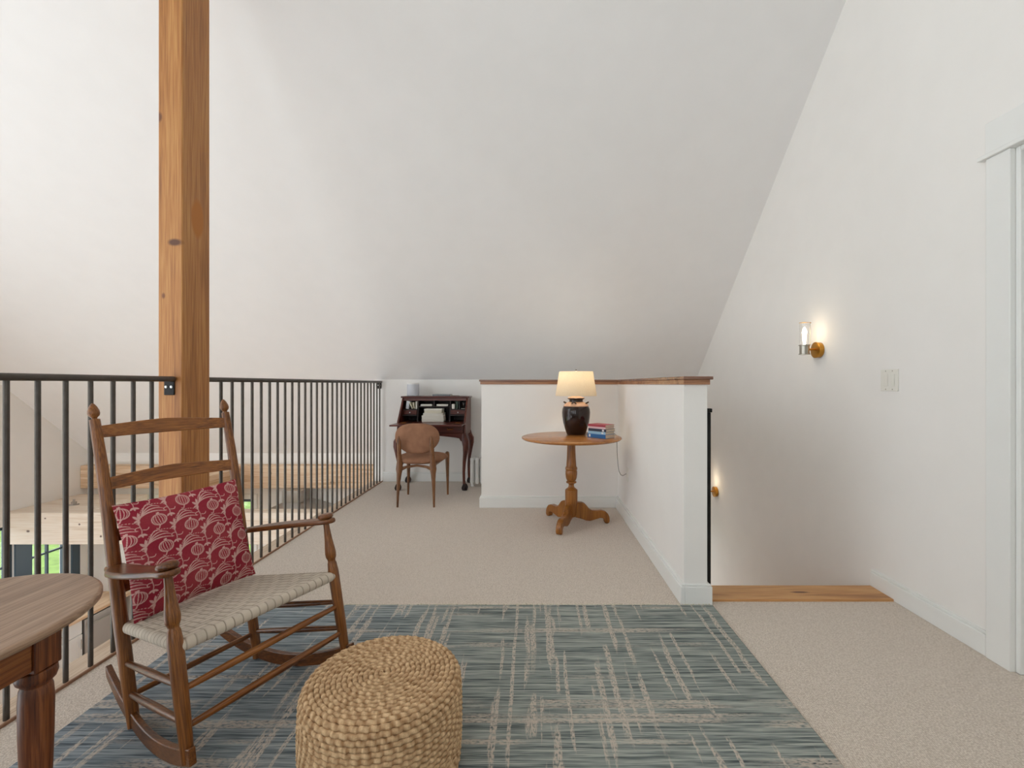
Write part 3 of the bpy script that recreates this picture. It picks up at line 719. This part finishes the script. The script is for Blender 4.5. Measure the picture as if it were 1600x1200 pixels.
def make_pillow():
    n = 300; hw, hh = .206, .196
    a = np.linspace(-1, 1, n); Aa, Bb = np.meshgrid(a, a, indexing='ij')     # Aa across, Bb up
    pinch_x = 1-.050*(1-Bb**2)*np.abs(Aa)**3-.0
    pinch_y = 1-.045*(1-Aa**2)*np.abs(Bb)**3
    y = Aa*hw*pinch_x; z = Bb*hh*pinch_y
    rs = np.random.default_rng(5)
    th = np.clip((1-np.abs(Aa)**2.6)*(1-np.abs(Bb)**2.6), 0, 1)**.55
    wr = .0025*np.sin(9*Aa+3*Bb)*np.sin(7*Bb-2*Aa)*th+.003*np.sin(14*Bb+4*Aa**2)*np.exp(-((np.abs(Aa)-.93)/.09)**2)
    cell = motif_cell(); H_, W_ = cell.shape
    ps = .178/W_          # one repeat is 17.8 cm wide
    # slight warp of the cloth
    sx = (y+hw)/ps+5*np.sin(2*Bb+Aa)+90; sy = (hh-z)/ps+4*np.sin(3*Aa)+30
    k = np.floor(sx).astype(int) % W_; j = np.floor(sy).astype(int) % H_
    fx = sx % 1; fy = sy % 1
    c = cell[j, k]*(1-fx)*(1-fy)+cell[j, (k+1) % W_]*fx*(1-fy)+cell[(j+1) % H_, k]*(1-fx)*fy+cell[(j+1) % H_, (k+1) % W_]*fx*fy
    red = np.array(lin((142, 36, 54))[:3]); red2 = np.array(lin((158, 66, 72))[:3]); ink = np.array(lin((212, 172, 164))[:3])
    fade = np.clip(.35+.35*np.sin(5*Aa+2*np.sin(4*Bb))*np.sin(4*Bb+1)+.12*rs.standard_normal((n, n)), 0, 1)
    basec = red+(red2-red)*fade[..., None]
    col = basec+(ink-basec)*(c*(.86+.1*rs.standard_normal((n, n))).clip(.4, 1))[..., None]
    Pf = np.stack([.058*th+wr, y, z], -1).reshape(-1, 3); Pb = np.stack([-.034*th, y, z], -1).reshape(-1, 3)
    idx = np.arange(n*n).reshape(n, n)
    q = np.stack([idx[:-1,:-1], idx[1:,:-1], idx[1:,1:], idx[:-1,1:]], -1).reshape(-1, 4)
    mb = MB(); mb.v = [tuple(p) for p in np.concatenate([Pf, Pb]).tolist()]; mb.f = [tuple(x) for x in np.concatenate([q, q[:, ::-1]+n*n]).tolist()]
    return mb, np.concatenate([col.reshape(-1, 3)]*2)
mb, col = make_pillow()
pil = obj('throw_pillow', mb, M['print'], None, 0, 180, colors=col)
tag(pil, 'red square pillow printed with pale gourds and leaves, on the rocking chair seat', 'pillow')
Mrc = Matrix.Translation((-1.007, 1.5968, .0085)) @ Matrix.Rotation(YAW, 4, 'Z') @ Matrix.Rotation(-PIT, 4, 'Y')
pil.matrix_world = Mrc @ Matrix.Translation((-.176, -.006, .567)) @ Matrix.Rotation(-.10, 4, 'Y') @ Matrix.Rotation(.03, 4, 'X')

# ------------------------------------------------------------------ jute pouf
def make_pouf(R=.222, H=.27):
    pitch = .0142; rr = .0078
    path = []
    # spiral on top, round the shoulder, then down the side
    prof = [(0.004, H-.012)]
    tot = []
    sh = .022
    L = 0; pts = []
    def prof_at(s):
        a = R-sh-rr
        if s < a: return (s, H-rr-.004*(s/a)**2)
        s -= a; q = sh*PI/2
        if s < q: return (a+sh*math.sin(s/sh), H-rr-.004-sh*(1-math.cos(s/sh)))
        s -= q; z = H-rr-.004-sh-s; k = (H/2-z)/(H/2)
        return (R-rr+.006*(1-k*k), z)
    smax = R-sh-rr+sh*PI/2+(H-2*rr-.004-sh)
    th = 0; s = .004; pos = []; tlen = 0
    while s < smax:
        r, z = prof_at(s); pos.append((r*math.cos(th), r*math.sin(th), z, tlen))
        step = .0048; dth = step/max(r, .008); th += dth; s += pitch*dth/(2*PI); tlen += step
    n = 8; vs = []; cols = []
    rng = np.random.default_rng(2); base = np.array(lin((222, 190, 150))[:3]); dark = np.array(lin((140, 102, 66))[:3])
    m = len(pos); tones = rng.uniform(.0, 1, m)
    for i, (x, y, z, t) in enumerate(pos):
        p = Vector((x, y, z)); a_ = Vector(pos[max(i-1,0)][:3]); b_ = Vector(pos[min(i+1,m-1)][:3]); tg = (b_-a_).normalized()
        rad = Vector((x, y, 0)); nrm = Vector((0,0,1))
        side = tg.cross(nrm).normalized(); nrm = side.cross(tg)
        for k in range(n):
            q = 2*PI*k/n
            ph = 2*PI*t/.026
            br = 1+.15*math.sin(ph+q)+.09*math.sin(2*ph-q)
            vs.append(p+side*(math.cos(q)*rr*br*.98)+nrm*(math.sin(q)*rr*br))
            f_ = .5+.5*math.sin(ph+q); mixv = np.clip(.22+.6*(1-f_)+.6*(tones[i]-.5), 0, 1)  # crevices of the braid darkened, shade put into the rope colour
            cols.append(base+(dark-base)*mixv*.95)
    fs = []
    for i in range(m-1):
        for k in range(n): fs.append((i*n+k, i*n+(k+1)%n, (i+1)*n+(k+1)%n, (i+1)*n+k))
    mb = MB().add(vs, fs)
    # stuffed core closes the gaps
    c0 = len(mb.v)
    mb.lathe([(.01, .004), (R-.02, .004), (R-.012, .02), (R-.006, H*.5), (R-.012, H-.04), (R-.035, H-.018), (.01, H-.013)], n=48)
    cols += [dark*.7]*(len(mb.v)-c0)
    return mb, np.array(cols)
mb, col = make_pouf()
pf = obj('pouf', mb, M['jute'], None, 0, 180, colors=col); pf.location = (-.437, 1.354, .0125); pf.rotation_euler = (0, 0, 2.2)
tag(pf, 'round braided jute pouf ottoman on the rug beside the rocking chair', 'pouf')

# ------------------------------------------------------------------ old side table at the left edge
tx, ty = -1.27, .947
t = thing('side_table', 'old worn oval wooden side table with dark legs at the left edge', 'table', (tx, ty, .0105))
tp = [(.26*math.copysign(abs(math.cos(q))**.95, math.cos(q)), .308*math.copysign(abs(math.sin(q))**.95, math.sin(q))) for q in [2*PI*i/72 for i in range(72)]]
obj('table_top', MB().prism(tp, 'z', .580, .600), M['oldtop'], t, .007, seg=3)
lx, ly = .122, .125
for sx in (-1, 1):
    for sy in (-1, 1):
        lg = MB()
        lg.box(sx*lx-.030, sx*lx+.030, sy*ly-.030, sy*ly+.030, .455, .580)
        lg.lathe([(.036,.455),(.0375,.44),(.034,.428),(.026,.420),(.029,.41),(.031,.38),(.030,.3),(.026,.16),(.021,.08),(.0235,.06),(.021,.045),(.018,.0)], (sx*lx, sy*ly, 0), 24)
        obj('leg', lg, M['oldleg'], t, .003)
for sx in (-1, 1): obj('apron', MB().box(sx*lx-.012+sx*.012, sx*lx+.012+sx*.012, -ly+.030, ly-.030, .462, .580), M['oldapron'], t, .003)
for sy in (-1, 1): obj('apron', MB().box(-lx+.030, lx-.030, sy*ly-.012+sy*.012, sy*ly+.012+sy*.012, .462, .580), M['oldapron'], t, .003)

# ------------------------------------------------------------------ pedestal table with lamp, books
px, py = .306, 3.717
t = thing('pedestal_table', 'round maple pedestal table on three scrolled feet by the half wall', 'table', (px, py, 0))
TH = .70
obj('table_top', MB().lathe([(.02,TH-.026),(.36,TH-.026),(.388,TH-.020),(.398,TH-.010),(.396,TH-.003),(.388,TH),(.02,TH)], n=72), M['maple_top'], t)
obj('top_block', MB().box(-.19, .16, -.09, .09, TH-.050, TH-.026), M['maple'], t, .006)
col_prof = [(.030,.655),(.0325,.65),(.033,.607),(.036,.53),(.0405,.462),(.046,.455),(.0485,.446),(.0475,.436),(.044,.431),(.0475,.420),(.0475,.40),(.044,.370),(.036,.350),(.029,.343),(.040,.340),(.042,.335),(.040,.330),(.030,.327),(.0215,.318),(.021,.305),(.027,.292),(.042,.281),(.049,.274),(.050,.268),(.0495,.166),(.049,.155),(.047,.08),(.040,.062)]
obj('pedestal', MB().lathe(col_prof, n=36), M['maple'], t)
top = [(.03,.168),(.06,.176),(.09,.174),(.115,.163),(.138,.14),(.155,.12),(.18,.108),(.22,.105),(.26,.107),(.295,.098),(.318,.078),(.331,.050),(.333,.020),(.325,.004),(.308,.0),(.290,.004),(.282,.018),(.284,.030),(.274,.043),(.248,.046),(.20,.034),(.16,.024),(.125,.028),(.085,.043),(.03,.056)]
for ang in (math.atan2(.025,.298), math.atan2(-.277,-.116), math.atan2(.253,-.183)):
    mb = MB().prism([(a*.93, b_) for a, b_ in top], 'y', -.0225, .0225)
    c, s = math.cos(ang), math.sin(ang); mb.v = [(x*c-y*s, x*s+y*c, z) for x, y, z in mb.v]
    obj('leg', mb, M['maple'], t, .007, seg=3)

lx, ly = .358, 3.870
t = thing('table_lamp', 'lit table lamp with dark glazed jar base and cream drum shade', 'lamp', (lx, ly, TH))
jar = obj('jar_base', MB().lathe([(.070,0),(.078,.004),(.084,.02),(.097,.06),(.108,.10),(.1155,.15),(.1175,.185),(.114,.213),(.107,.229),(.102,.237)], n=56), M['glaze'], t)
obj('shoulder', MB().lathe([(.104,.235),(.1045,.239),(.094,.252),(.078,.264),(.062,.271),(.050,.272)], n=56), M['clay'], jar)
obj('neck', MB().lathe([(.060,.268),(.0575,.274),(.0565,.284),(.058,.290),(.068,.294),(.0715,.298),(.0715,.302),(.069,.304)], n=48), M['glaze'], jar)
obj('lid', MB().lathe([(.070,.303),(.069,.307),(.052,.312),(.034,.318),(.020,.321),(.018,.326)], n=48), M['clay'], jar)
for k in range(4):
    q = PI/4+k*PI/2+.5; c, s = math.cos(q), math.sin(q)
    obj('lug', MB().tube([((.083+.020*math.sin(a))*c-.016*math.cos(a)*s, (.083+.020*math.sin(a))*s+.016*math.cos(a)*c, .258+.012*math.sin(a)) for a in [PI*i/8 for i in range(9)]], .006, 8), M['glaze'], jar)
obj('socket', MB().lathe([(.012,.322),(.012,.345),(.017,.348),(.017,.395),(.010,.40)], n=20), M['brass'], t)
obj('bulb', MB().lathe([(.010,.40),(.014,.41),(.028,.435),(.030,.45),(.024,.468),(.008,.478)], n=20), M['bulb'], t)
sh = MB().lathe([(.172,.322),(.1405,.523),(.1385,.523),(.170,.322),(.172,.322)], n=72, closed=False)
S_ = obj('lamp_shade', sh, M['shade'], t)
sp = MB()
for k in range(3):
    q = 2*PI*k/3; sp.tube([(0,0,.520), (.139*math.cos(q), .139*math.sin(q), .518)], .002, 6)
obj('shade_spider', sp, M['brass'], S_); obj('harp', MB().tube([(.0,.055*math.sin(a)*.9, .40+.06*(1-math.cos(a))) for a in [2*PI*i/24 for i in range(25)]], .0018, 6), M['brass'], t)
obj('finial', MB().lathe([(.003,.517),(.004,.524),(.008,.529),(.008,.534),(.003,.540)], n=14), M['iron'], t)
def world(p): return (p[0]-lx, p[1]-ly, p[2]-TH)
obj('cord', MB().tube([world(p) for p in [(lx+.06,ly+.05,TH+.004),(.52,3.93,TH+.004),(.63,3.93,TH+.004),(.684,3.925,TH+.003),(.702,3.92,TH-.012),(.704,3.90,TH-.05),(.704,3.89,.55),(.710,3.885,.45),(.718,3.88,.39),(.727,3.85,.367),(.738,3.82,.365),(.748,3.795,.378),(.757,3.78,.388)]], .0028, 6), M['cable'], t)
pl = bpy.data.lights.new('table_lamp_light', 'POINT'); pl.energy = 3.8; pl.color = (1, .92, .77); pl.shadow_soft_size = .03
plo = bpy.data.objects.new('table_lamp_light', pl); C.objects.link(plo); plo.parent = t; plo.location = (0, 0, .50)

# books: spines to the camera's left, page edges to its right
bc = Vector((.552, 3.54)); ds = Vector((-.683, .73)); dp = Vector((.73, .683))
z = TH+.0005
for (th_, cov, ex, L, Wd, label) in (
    (.030, 'blue', .000, .178, .118, 'blue paperback at the bottom of the book stack beside the lamp'),
    (.020, 'sky', .004, .172, .116, 'pale blue and white paperback second from the bottom of the lamp table stack'),
    (.021, 'navy', -.003, .176, .117, 'navy blue book in the middle of the stack beside the lamp'),
    (.015, 'pink', .005, .168, .114, 'pale pink book second from the top of the lamp table stack'),
    (.017, 'red', .002, .174, .116, 'red covered book on top of the stack beside the lamp')):
    c0 = bc+ds*ex+dp*abs(ex)
    b = thing('book', label, 'book', (c0.x, c0.y, z), (0, 0, math.atan2(ds.y, ds.x)), group='books stacked beside the table lamp')
    # local x runs along the spine, local -y away from it
    obj('cover', MB().box(0, L, -.002, 0, 0, th_).box(0, L, -Wd, -.002, 0, .0015).box(0, L, -Wd, -.002, th_-.0015, th_), M[cov], b, .0006)
    obj('pages', MB().box(.003, L-.003, -Wd+.004, -.002, .0015, th_-.0015), M['pages'], b)
    if cov in ('blue', 'sky', 'navy'):
        obj('spine_label', MB().box(.02, .038, 0, .0006, .003, th_-.003) if cov != 'blue' else MB().box(.148, .165, 0, .0006, .006, th_-.004), M['label'], b)
    z += th_+.0004

# ------------------------------------------------------------------ wall fittings
def sconce(loc, label):
    t = thing('wall_sconce', label, 'sconce', loc)
    bp = obj('backplate', MB().lathe_on([(.049,0),(.050,.002),(.050,.024),(.052,.026),(.052,.031),(.050,.032)], (0,0,0), (-1,0,0), 40), M['brass'], t)
    obj('arm', MB().tube([(-.030,0,.004),(-.07,0,.004)], .007, 12), M['brass'], t)
    cup = obj('cup', MB().lathe([(.030,-.032),(.034,-.032),(.034,-.027),(.029,-.025),(.029,.024),(.034,.026),(.034,.032),(.027,.032)], (-.101,0,.002), 32), M['nickel'], t)
    obj('glass_tube', MB().lathe([(.028,.034),(.028,.172),(.0265,.172),(.0265,.034),(.028,.034)], (-.101,0,0), 36, closed=False), M['glass'], t)
    obj('bulb', MB().lathe([(.006,.034),(.009,.05),(.011,.07),(.013,.10),(.011,.135),(.004,.15)], (-.101,0,0), 20), M['bulb'], t)
    obj('rod', MB().tube([(-.070,-.012,.03),(-.070,-.012,.182)], .0018, 8), M['nickel'], cup)
    obj('top_bar', MB().tube([(-.101+.036*math.cos(a),-.006+.03*math.sin(a),.176) for a in [PI*.95+i*PI*1.0/12 for i in range(13)]], .0018, 6), M['brass'], t)
    l = bpy.data.lights.new('sconce_light', 'POINT'); l.energy = 1.1; l.color = (1, .82, .60); l.shadow_soft_size = .02
    lo_ = bpy.data.objects.new('sconce_light', l); C.objects.link(lo_); lo_.parent = t; lo_.location = (-.101, 0, .12)
    return t
sconce((XR, 3.034, 1.342), 'lit brass sconce with glass tube on the right wall, above the light switches')
sconce((XR, 4.74, .02), 'lit sconce lower down the stairwell, half hidden behind the black strip')
sw = thing('light_switch', 'white double rocker switch plate on the right wall near the door', 'switch', (XR, 2.437, 1.14))
obj('plate', MB().box(-.006, 0, -.059, .059, -.057, .057), M['plate'], sw, .002)
for y in (-.023, .023):
    r = obj('rocker_switch', MB().prism([(-.006, -.033), (-.006, .033), (-.008, .033), (-.011, 0), (-.0075, -.033)], 'y', y-.0165, y+.0165), M['plate'], sw, .0008)
    for z_ in (-.048, .048): obj('screw', MB().lathe_on([(.003,0),(.003,.001)], (-.006, y, z_), (-1,0,0), 10), M['nickel'], sw)
ol = thing('wall_outlet', 'white power outlet low on the half wall behind the pedestal table', 'outlet', (HX0, 3.775, .385))
obj('plate', MB().box(-.005, 0, -.035, .035, -.057, .057), M['plate'], ol, .0015)
for z_ in (-.02, .02): obj('socket', MB().lathe_on([(.0165,0),(.0165,.002),(.014,.003)], (-.005, 0, z_), (-1,0,0), 20), M['plate'], ol)
bs = thing('gate_strip', 'narrow black metal strip with silver screws on the stair side of the half wall', 'metal strip', (.887, 2.43, .0))
obj('strip', MB().box(0, .040, -.012, .012, .045, .972), M['black'], bs, .003)
obj('cap', MB().box(-.0, .046, -.016, .016, .972, .992), M['black'], bs, .003)
for k in range(10): obj('screw', MB().lathe_on([(.006,0),(.006,.002),(.003,.0035)], (.008, -.012, .12+.086*k), (0,-1,0), 12), M['screw'], bs)
bk = obj('wood_block', MB().prism([(0,0),(.018,0),(.018,.012),(.009,.022),(0,.03)], 'y', 0, .035), M['mahog_z'], None, .001); bk.location = (.909, 2.40, .012)
tag(bk, 'tiny dark wood wedge on the stair nosing at the foot of the half wall', 'wedge')

# ------------------------------------------------------------------ slant-front desk
dx0, dx1, dyf, dyb = -1.430, -.710, 4.87, 5.29
DX, DY = (dx0+dx1)/2, (dyf+dyb)/2
t = thing('writing_desk', 'dark mahogany slant-front writing desk with its lid open, against the end wall', 'desk', (DX, DY, 0))
hw = .36; yf, yb, ys = dyf-DY, dyb-DY, 5.07-DY
side = [(yf, .575), (yb, .575), (yb, .968), (ys, .968), (yf, .715)]
for s in (-1, 1):
    obj('side_panel', MB().prism(side, 'x', s*hw-(.018 if s > 0 else 0), s*hw+(0 if s > 0 else .018)), M['mahog_z'], t, .002)
obj('top_board', MB().box(-hw-.012, hw+.012, ys-.018, yb+.004, .968, .986), M['mahog'], t, .004)
obj('top_rail', MB().prism([(ys-.004, .938), (ys+.012, .938), (ys+.012, .968), (ys, .968)], 'x', -hw+.018, hw-.018), M['mahog'], t)
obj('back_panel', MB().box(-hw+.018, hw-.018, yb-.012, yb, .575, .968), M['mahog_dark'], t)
obj('writing_surface', MB().box(-hw+.018, hw-.018, yf, yb-.012, .695, .713), M['mahog'], t)
obj('fall_front', MB().box(-hw, hw, yf-.262, yf-.004, .697, .713), M['mahog'], t, .003)
for x in (-.285, .285): obj('hinge', MB().box(x-.025, x+.025, yf-.03, yf+.012, .713, .7145), M['brass'], t)
dwr = obj('long_drawer', MB().box(-hw+.022, hw-.022, yf-.006, yf+.02, .605, .692), M['mahog'], t, .004)
for x in (-.2, .2):
    obj('drawer_pull', MB().tube([(x-.03, yf-.008, .655), (x-.025, yf-.022, .645), (x+.025, yf-.022, .645), (x+.03, yf-.008, .655)], .003, 8), M['brass'], dwr)
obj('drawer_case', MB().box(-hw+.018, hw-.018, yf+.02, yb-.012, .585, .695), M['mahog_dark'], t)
ap = [(-hw, .604), (-hw, .52), (-hw+.05, .52), (-hw+.065, .548), (-hw+.10, .555)]
ap += [(-hw+.10+.52*i/10, .555+.022*math.sin(PI*i/10)) for i in range(1, 10)]
ap += [(hw-.10, .555), (hw-.065, .548), (hw-.05, .52), (hw, .52), (hw, .604)]
obj('apron', MB().prism(ap, 'y', yf-.004, yf+.018), M['mahog'], t, .003)
# pigeonholes
yi = .01
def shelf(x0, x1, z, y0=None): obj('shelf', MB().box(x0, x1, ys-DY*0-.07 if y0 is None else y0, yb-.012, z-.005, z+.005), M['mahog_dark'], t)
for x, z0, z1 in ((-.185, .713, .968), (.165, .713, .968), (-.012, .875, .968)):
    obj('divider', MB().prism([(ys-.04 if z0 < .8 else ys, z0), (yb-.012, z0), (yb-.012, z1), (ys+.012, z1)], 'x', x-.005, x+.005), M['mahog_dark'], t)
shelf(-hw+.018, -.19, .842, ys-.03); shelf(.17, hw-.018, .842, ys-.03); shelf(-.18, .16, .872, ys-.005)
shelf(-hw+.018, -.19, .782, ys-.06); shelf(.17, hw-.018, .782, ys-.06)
for x0, x1 in ((-hw+.024, -.194), (.174, hw-.024)):
    d_ = obj('small_drawer', MB().box(x0, x1, ys-.035, ys+.08, .789, .836), M['mahog'], t, .002)
    obj('knob', MB().lathe_on([(.003,0),(.003,.006),(.007,.010),(.006,.015)], ((x0+x1)/2, ys-.035, .812), (0,-1,0), 12), M['screw'], d_)
# cabriole legs
for sx in (-1, 1):
    for sy in (-1, 1):
        bx_, by_ = sx*(hw-.022), (yf+.02 if sy < 0 else yb-.022)
        d = Vector((sx*.72, sy*(.5 if sy < 0 else .2), 0))
        K = [(.60, .0, .026), (.55, .008, .034), (.51, .030, .038), (.46, .036, .033), (.39, .026, .025), (.30, .010, .019), (.20, .002, .0155), (.11, .004, .0145), (.06, .010, .017)]
        lg = obj('leg', MB().tube([(bx_+d.x*o_, by_+d.y*o_, z_) for z_, o_, r_ in K], [r_ for z_, o_, r_ in K], 14), M['mahog_z'], t)
        ft = MB().lathe([(.010,.001),(.026,.004),(.030,.020),(.029,.036),(.022,.052),(.014,.064)], (bx_+d.x*.018, by_+d.y*.018, 0), 18)
        for k in range(4):
            q = k*PI/2+PI/4
            ft.tube([(bx_+d.x*.018+math.cos(q)*r_, by_+d.y*.018+math.sin(q)*r_, z_) for r_, z_ in ((.010,.070),(.024,.055),(.033,.030),(.029,.006))], [.007,.007,.008,.004], 8)
        obj('claw_foot', ft, M['mahog_dark'], lg)
# things in and on the desk  (desk-local helper)
def at(x, y, z): return (DX+x, DY+y, z)
def simple(name, label, cat, loc, size, m, rz=0, tilt=None, group=None, bev=.002):
    o = obj(name, MB().box(-size[0]/2, size[0]/2, -size[1]/2, size[1]/2, 0, size[2]), m, None, bev)
    o.location = (loc[0], loc[1], loc[2]+abs(math.sin(tilt or 0))*size[0]/2+.0004); o.rotation_euler = (0, tilt or 0, rz); tag(o, label, cat, group); return o
zs = .8478
simple('booklet', 'pale grey upright booklet at far left of the desk pigeonholes', 'booklet', at(-.300, ys+.02, zs), (.032, .09, .085), M['speaker'], tilt=.12)
simple('booklet', 'cream booklet leaning left, alone in the middle of the left pigeonhole', 'booklet', at(-.243, ys+.02, zs+.001), (.011, .09, .078), M['cream'], tilt=-.42)
simple('booklet', 'cream booklet leaning against the speckled one in the left pigeonhole', 'booklet', at(-.2215, ys+.02, zs+.001), (.008, .09, .072), M['cream'], tilt=-.22)
simple('booklet', 'upright pale booklet at the right end of the left pigeonhole', 'booklet', at(-.2005, ys+.02, zs), (.013, .09, .082), M['paper'])
simple('paper_stack', 'small white paper stack in the upper left centre slot of the desk', 'papers', at(-.100, ys+.06, .8775), (.125, .10, .020), M['paper'])
simple('paper_stack', 'small white paper stack in the upper right centre slot of the desk', 'papers', at(.075, ys+.06, .8775), (.125, .10, .020), M['paper'])
zb = .7135
for (w_, h_, mm, lab, xo) in ((.232, .030, 'paper', 'wide white box at the bottom of the stack inside the desk', -.008), (.232, .038, 'paper', 'wide cream box second from the bottom of the stack inside the desk', -.008), (.212, .024, 'paper', 'flat white box second from the top of the stack inside the desk', -.004), (.185, .046, 'cream', 'greenish cream box on top of the stack inside the desk', -.004)):
    b = thing('stationery_box', lab, 'box', at(xo, ys-.02, zb), group='boxes stacked inside the desk')
    obj('base', MB().box(-w_/2, w_/2, -.075, .075, 0, h_*.62), M[mm], b, .002); obj('lid', MB().box(-w_/2-.002, w_/2+.002, -.077, .077, h_*.62, h_), M['paper'], b, .002)
    zb += h_+.0005
simple('card_box', 'small white box standing in the right pigeonhole of the desk', 'box', at(.198, ys+.02, zs), (.032, .05, .052), M['paper'])
simple('booklet', 'dark green upright book in the right pigeonhole of the desk', 'book', at(.240, ys+.02, zs), (.026, .09, .082), M['darkgreen'])
simple('booklet', 'slim black upright book in the right pigeonhole, beside the small glass', 'book', at(.268, ys+.02, zs), (.014, .09, .084), M['darkbook'])
gb = thing('glass_goblet', 'small clear glass on a white coaster at far right of the desk pigeonholes', 'glass', at(.305, ys+.01, zs+.0055))
obj('bowl', MB().lathe([(.004,.018),(.012,.024),(.016,.040),(.017,.062),(.0155,.062),(.0145,.040),(.010,.026),(.004,.020)], n=20, closed=False), M['glass'], gb); obj('stem', MB().lathe([(.014,0),(.014,.002),(.003,.004),(.003,.018)], n=16), M['glass'], gb)
simple('coaster', 'small white coaster under the glass in the desk', 'coaster', at(.305, ys+.01, zs), (.04, .04, .005), M['paper'])
sp = thing('speaker', 'pale grey cylindrical speaker standing on top of the desk', 'speaker', (-1.340, 5.18, .986))
obj('body', MB().lathe([(.058,0),(.066,.004),(.066,.130)], n=40), M['speaker'], sp); obj('top', MB().lathe([(.066,.130),(.066,.143),(.062,.147),(.01,.147)], n=40), M['white'], sp); obj('foot', MB().lathe([(.05,0),(.05,.001)], n=30), M['white'], sp)
nb = thing('notebook', 'flat dark grey notebook lying on top of the desk', 'notebook', (-1.01, 5.17, .986))
obj('cover', MB().box(-.098, .098, -.07, .07, 0, .020), M['greybook'], nb, .003); obj('pages', MB().box(-.09, .102, -.066, .066, .003, .014), M['paper'], nb)
pn = obj('pen', MB().tube([(-.05,0,.004),(.045,0,.004),(.055,0,.004)], [.004,.004,.0015], 8), M['nickel']); pn.location = (-.87, 5.14, .9862); pn.rotation_euler = (0,0,.2)
tag(pn, 'thin pen beside the grey notebook on top of the desk', 'pen')

# ------------------------------------------------------------------ desk chair (faces the desk)
cxm = -1.066
t = thing('desk_chair', 'walnut desk chair with rounded tan velvet seat and back', 'chair', (cxm, 4.43, 0))
yr, yfw = 4.214-4.43, 4.705-4.43
for s in (-1, 1):
    K = [(0, .166, yr, .009), (.10, .164, yr+.004, .012), (.22, .160, yr+.010, .017), (.30, .156, yr+.015, .023), (.345, .154, yr+.018, .031), (.38, .152, yr+.018, .029), (.44, .151, yr+.010, .021), (.50, .150, yr-.002, .0195), (.56, .148, yr-.014, .021), (.60, .147, yr-.022, .019), (.635, .146, yr-.027, .010), (.65, .146, yr-.025, .004)]
    obj('back_leg', MB().tube([(s*x_, y_, z_) for z_, x_, y_, r_ in K], [(r_, r_*.8) if z_ < .3 else (r_, r_*.7) for z_, x_, y_, r_ in K], 16), M['walnut'], t)
    K = [(0, .201, yfw, .009), (.15, .199, yfw, .013), (.30, .197, yfw-.002, .018), (.40, .196, yfw-.004, .022), (.425, .196, yfw-.004, .020), (.437, .196, yfw-.004, .010)]
    obj('front_leg', MB().tube([(s*x_, y_, z_) for z_, x_, y_, r_ in K], [r_ for z_, x_, y_, r_ in K], 16), M['walnut'], t)
    obj('side_rail', MB().tube([(s*.153, yr+.015, .345), (s*.158, -.1, .375), (s*.18, .12, .385), (s*.196, yfw, .395)], [(.020,.012),(.013,.011),(.013,.011),(.016,.012)], 12), M['walnut'], t)
obj('back_rail', MB().tube([(-.153, yr+.016, .340), (-.09, yr+.03, .362), (0, yr+.04, .372), (.09, yr+.03, .362), (.153, yr+.016, .340)], [(.020,.011),(.012,.011),(.011,.011),(.012,.011),(.020,.011)], 12), M['walnut'], t)
obj('front_rail', MB().tube([(-.19, yfw-.005, .395), (0, yfw+.0, .395), (.19, yfw-.005, .395)], (.015, .011) and .014, 12), M['walnut'], t)
def seat_out(q):
    c, s = math.cos(q), math.sin(q)
    return (.232*math.copysign(abs(c)**.8, c)*(1+.0*s), .245*math.copysign(abs(s)**.8, s))
obj('seat_cushion', MB().pad(seat_out, .042, lambda a, b_, c: (a*(1+.10*b_/.245), b_+.015, .416+c), 56, 10, 3.2, 2.0), M['velvet'], t, angle=180, weld=True)
def back_out(q):
    c, s = math.cos(q), math.sin(q)
    x = .206*math.copysign(abs(c)**.75, c); z = .140*math.copysign(abs(s)**.8, s)
    tz = z/.140
    x *= (1-.20*max(0, -tz)**1.3-.03*max(0, tz)**2)
    return (x, z)
obj('backrest', MB().pad(back_out, .030, lambda a, b_, c: (a, yr+.034-c+.55*a*a*1.1-.07*(b_), .621+b_), 64, 10, 4.0, 2.0), M['velvet'], t, angle=180, weld=True)

# ------------------------------------------------------------------ radiator
t = thing('radiator', 'low white column radiator between the desk and the half wall', 'radiator', (-.69, 5.095, 0))
for k in range(8):
    x = .026+.054*k; mb = MB()
    for y in (-.042, .042):
        mb.tube([(x, y, .035), (x, y, .07), (x, y, .28), (x, y, .315)], [.016, .021, .021, .014], 12)
    mb.tube([(x, -.055, .295), (x, .055, .295)], .022, 12); mb.tube([(x, -.055, .06), (x, .055, .06)], .022, 12)
    obj('section', mb, M['white'], t)
mb = MB()
mb.tube([(.0,0,.295), (.45,0,.295)], .013, 10); mb.tube([(0,0,.06), (.45,0,.06)], .013, 10)
obj('pipe', mb, M['white'], t)
for x in (.026, .404): obj('foot', MB().lathe([(.022,0),(.020,.01),(.014,.045)], (x, 0, 0), 14), M['white'], t)
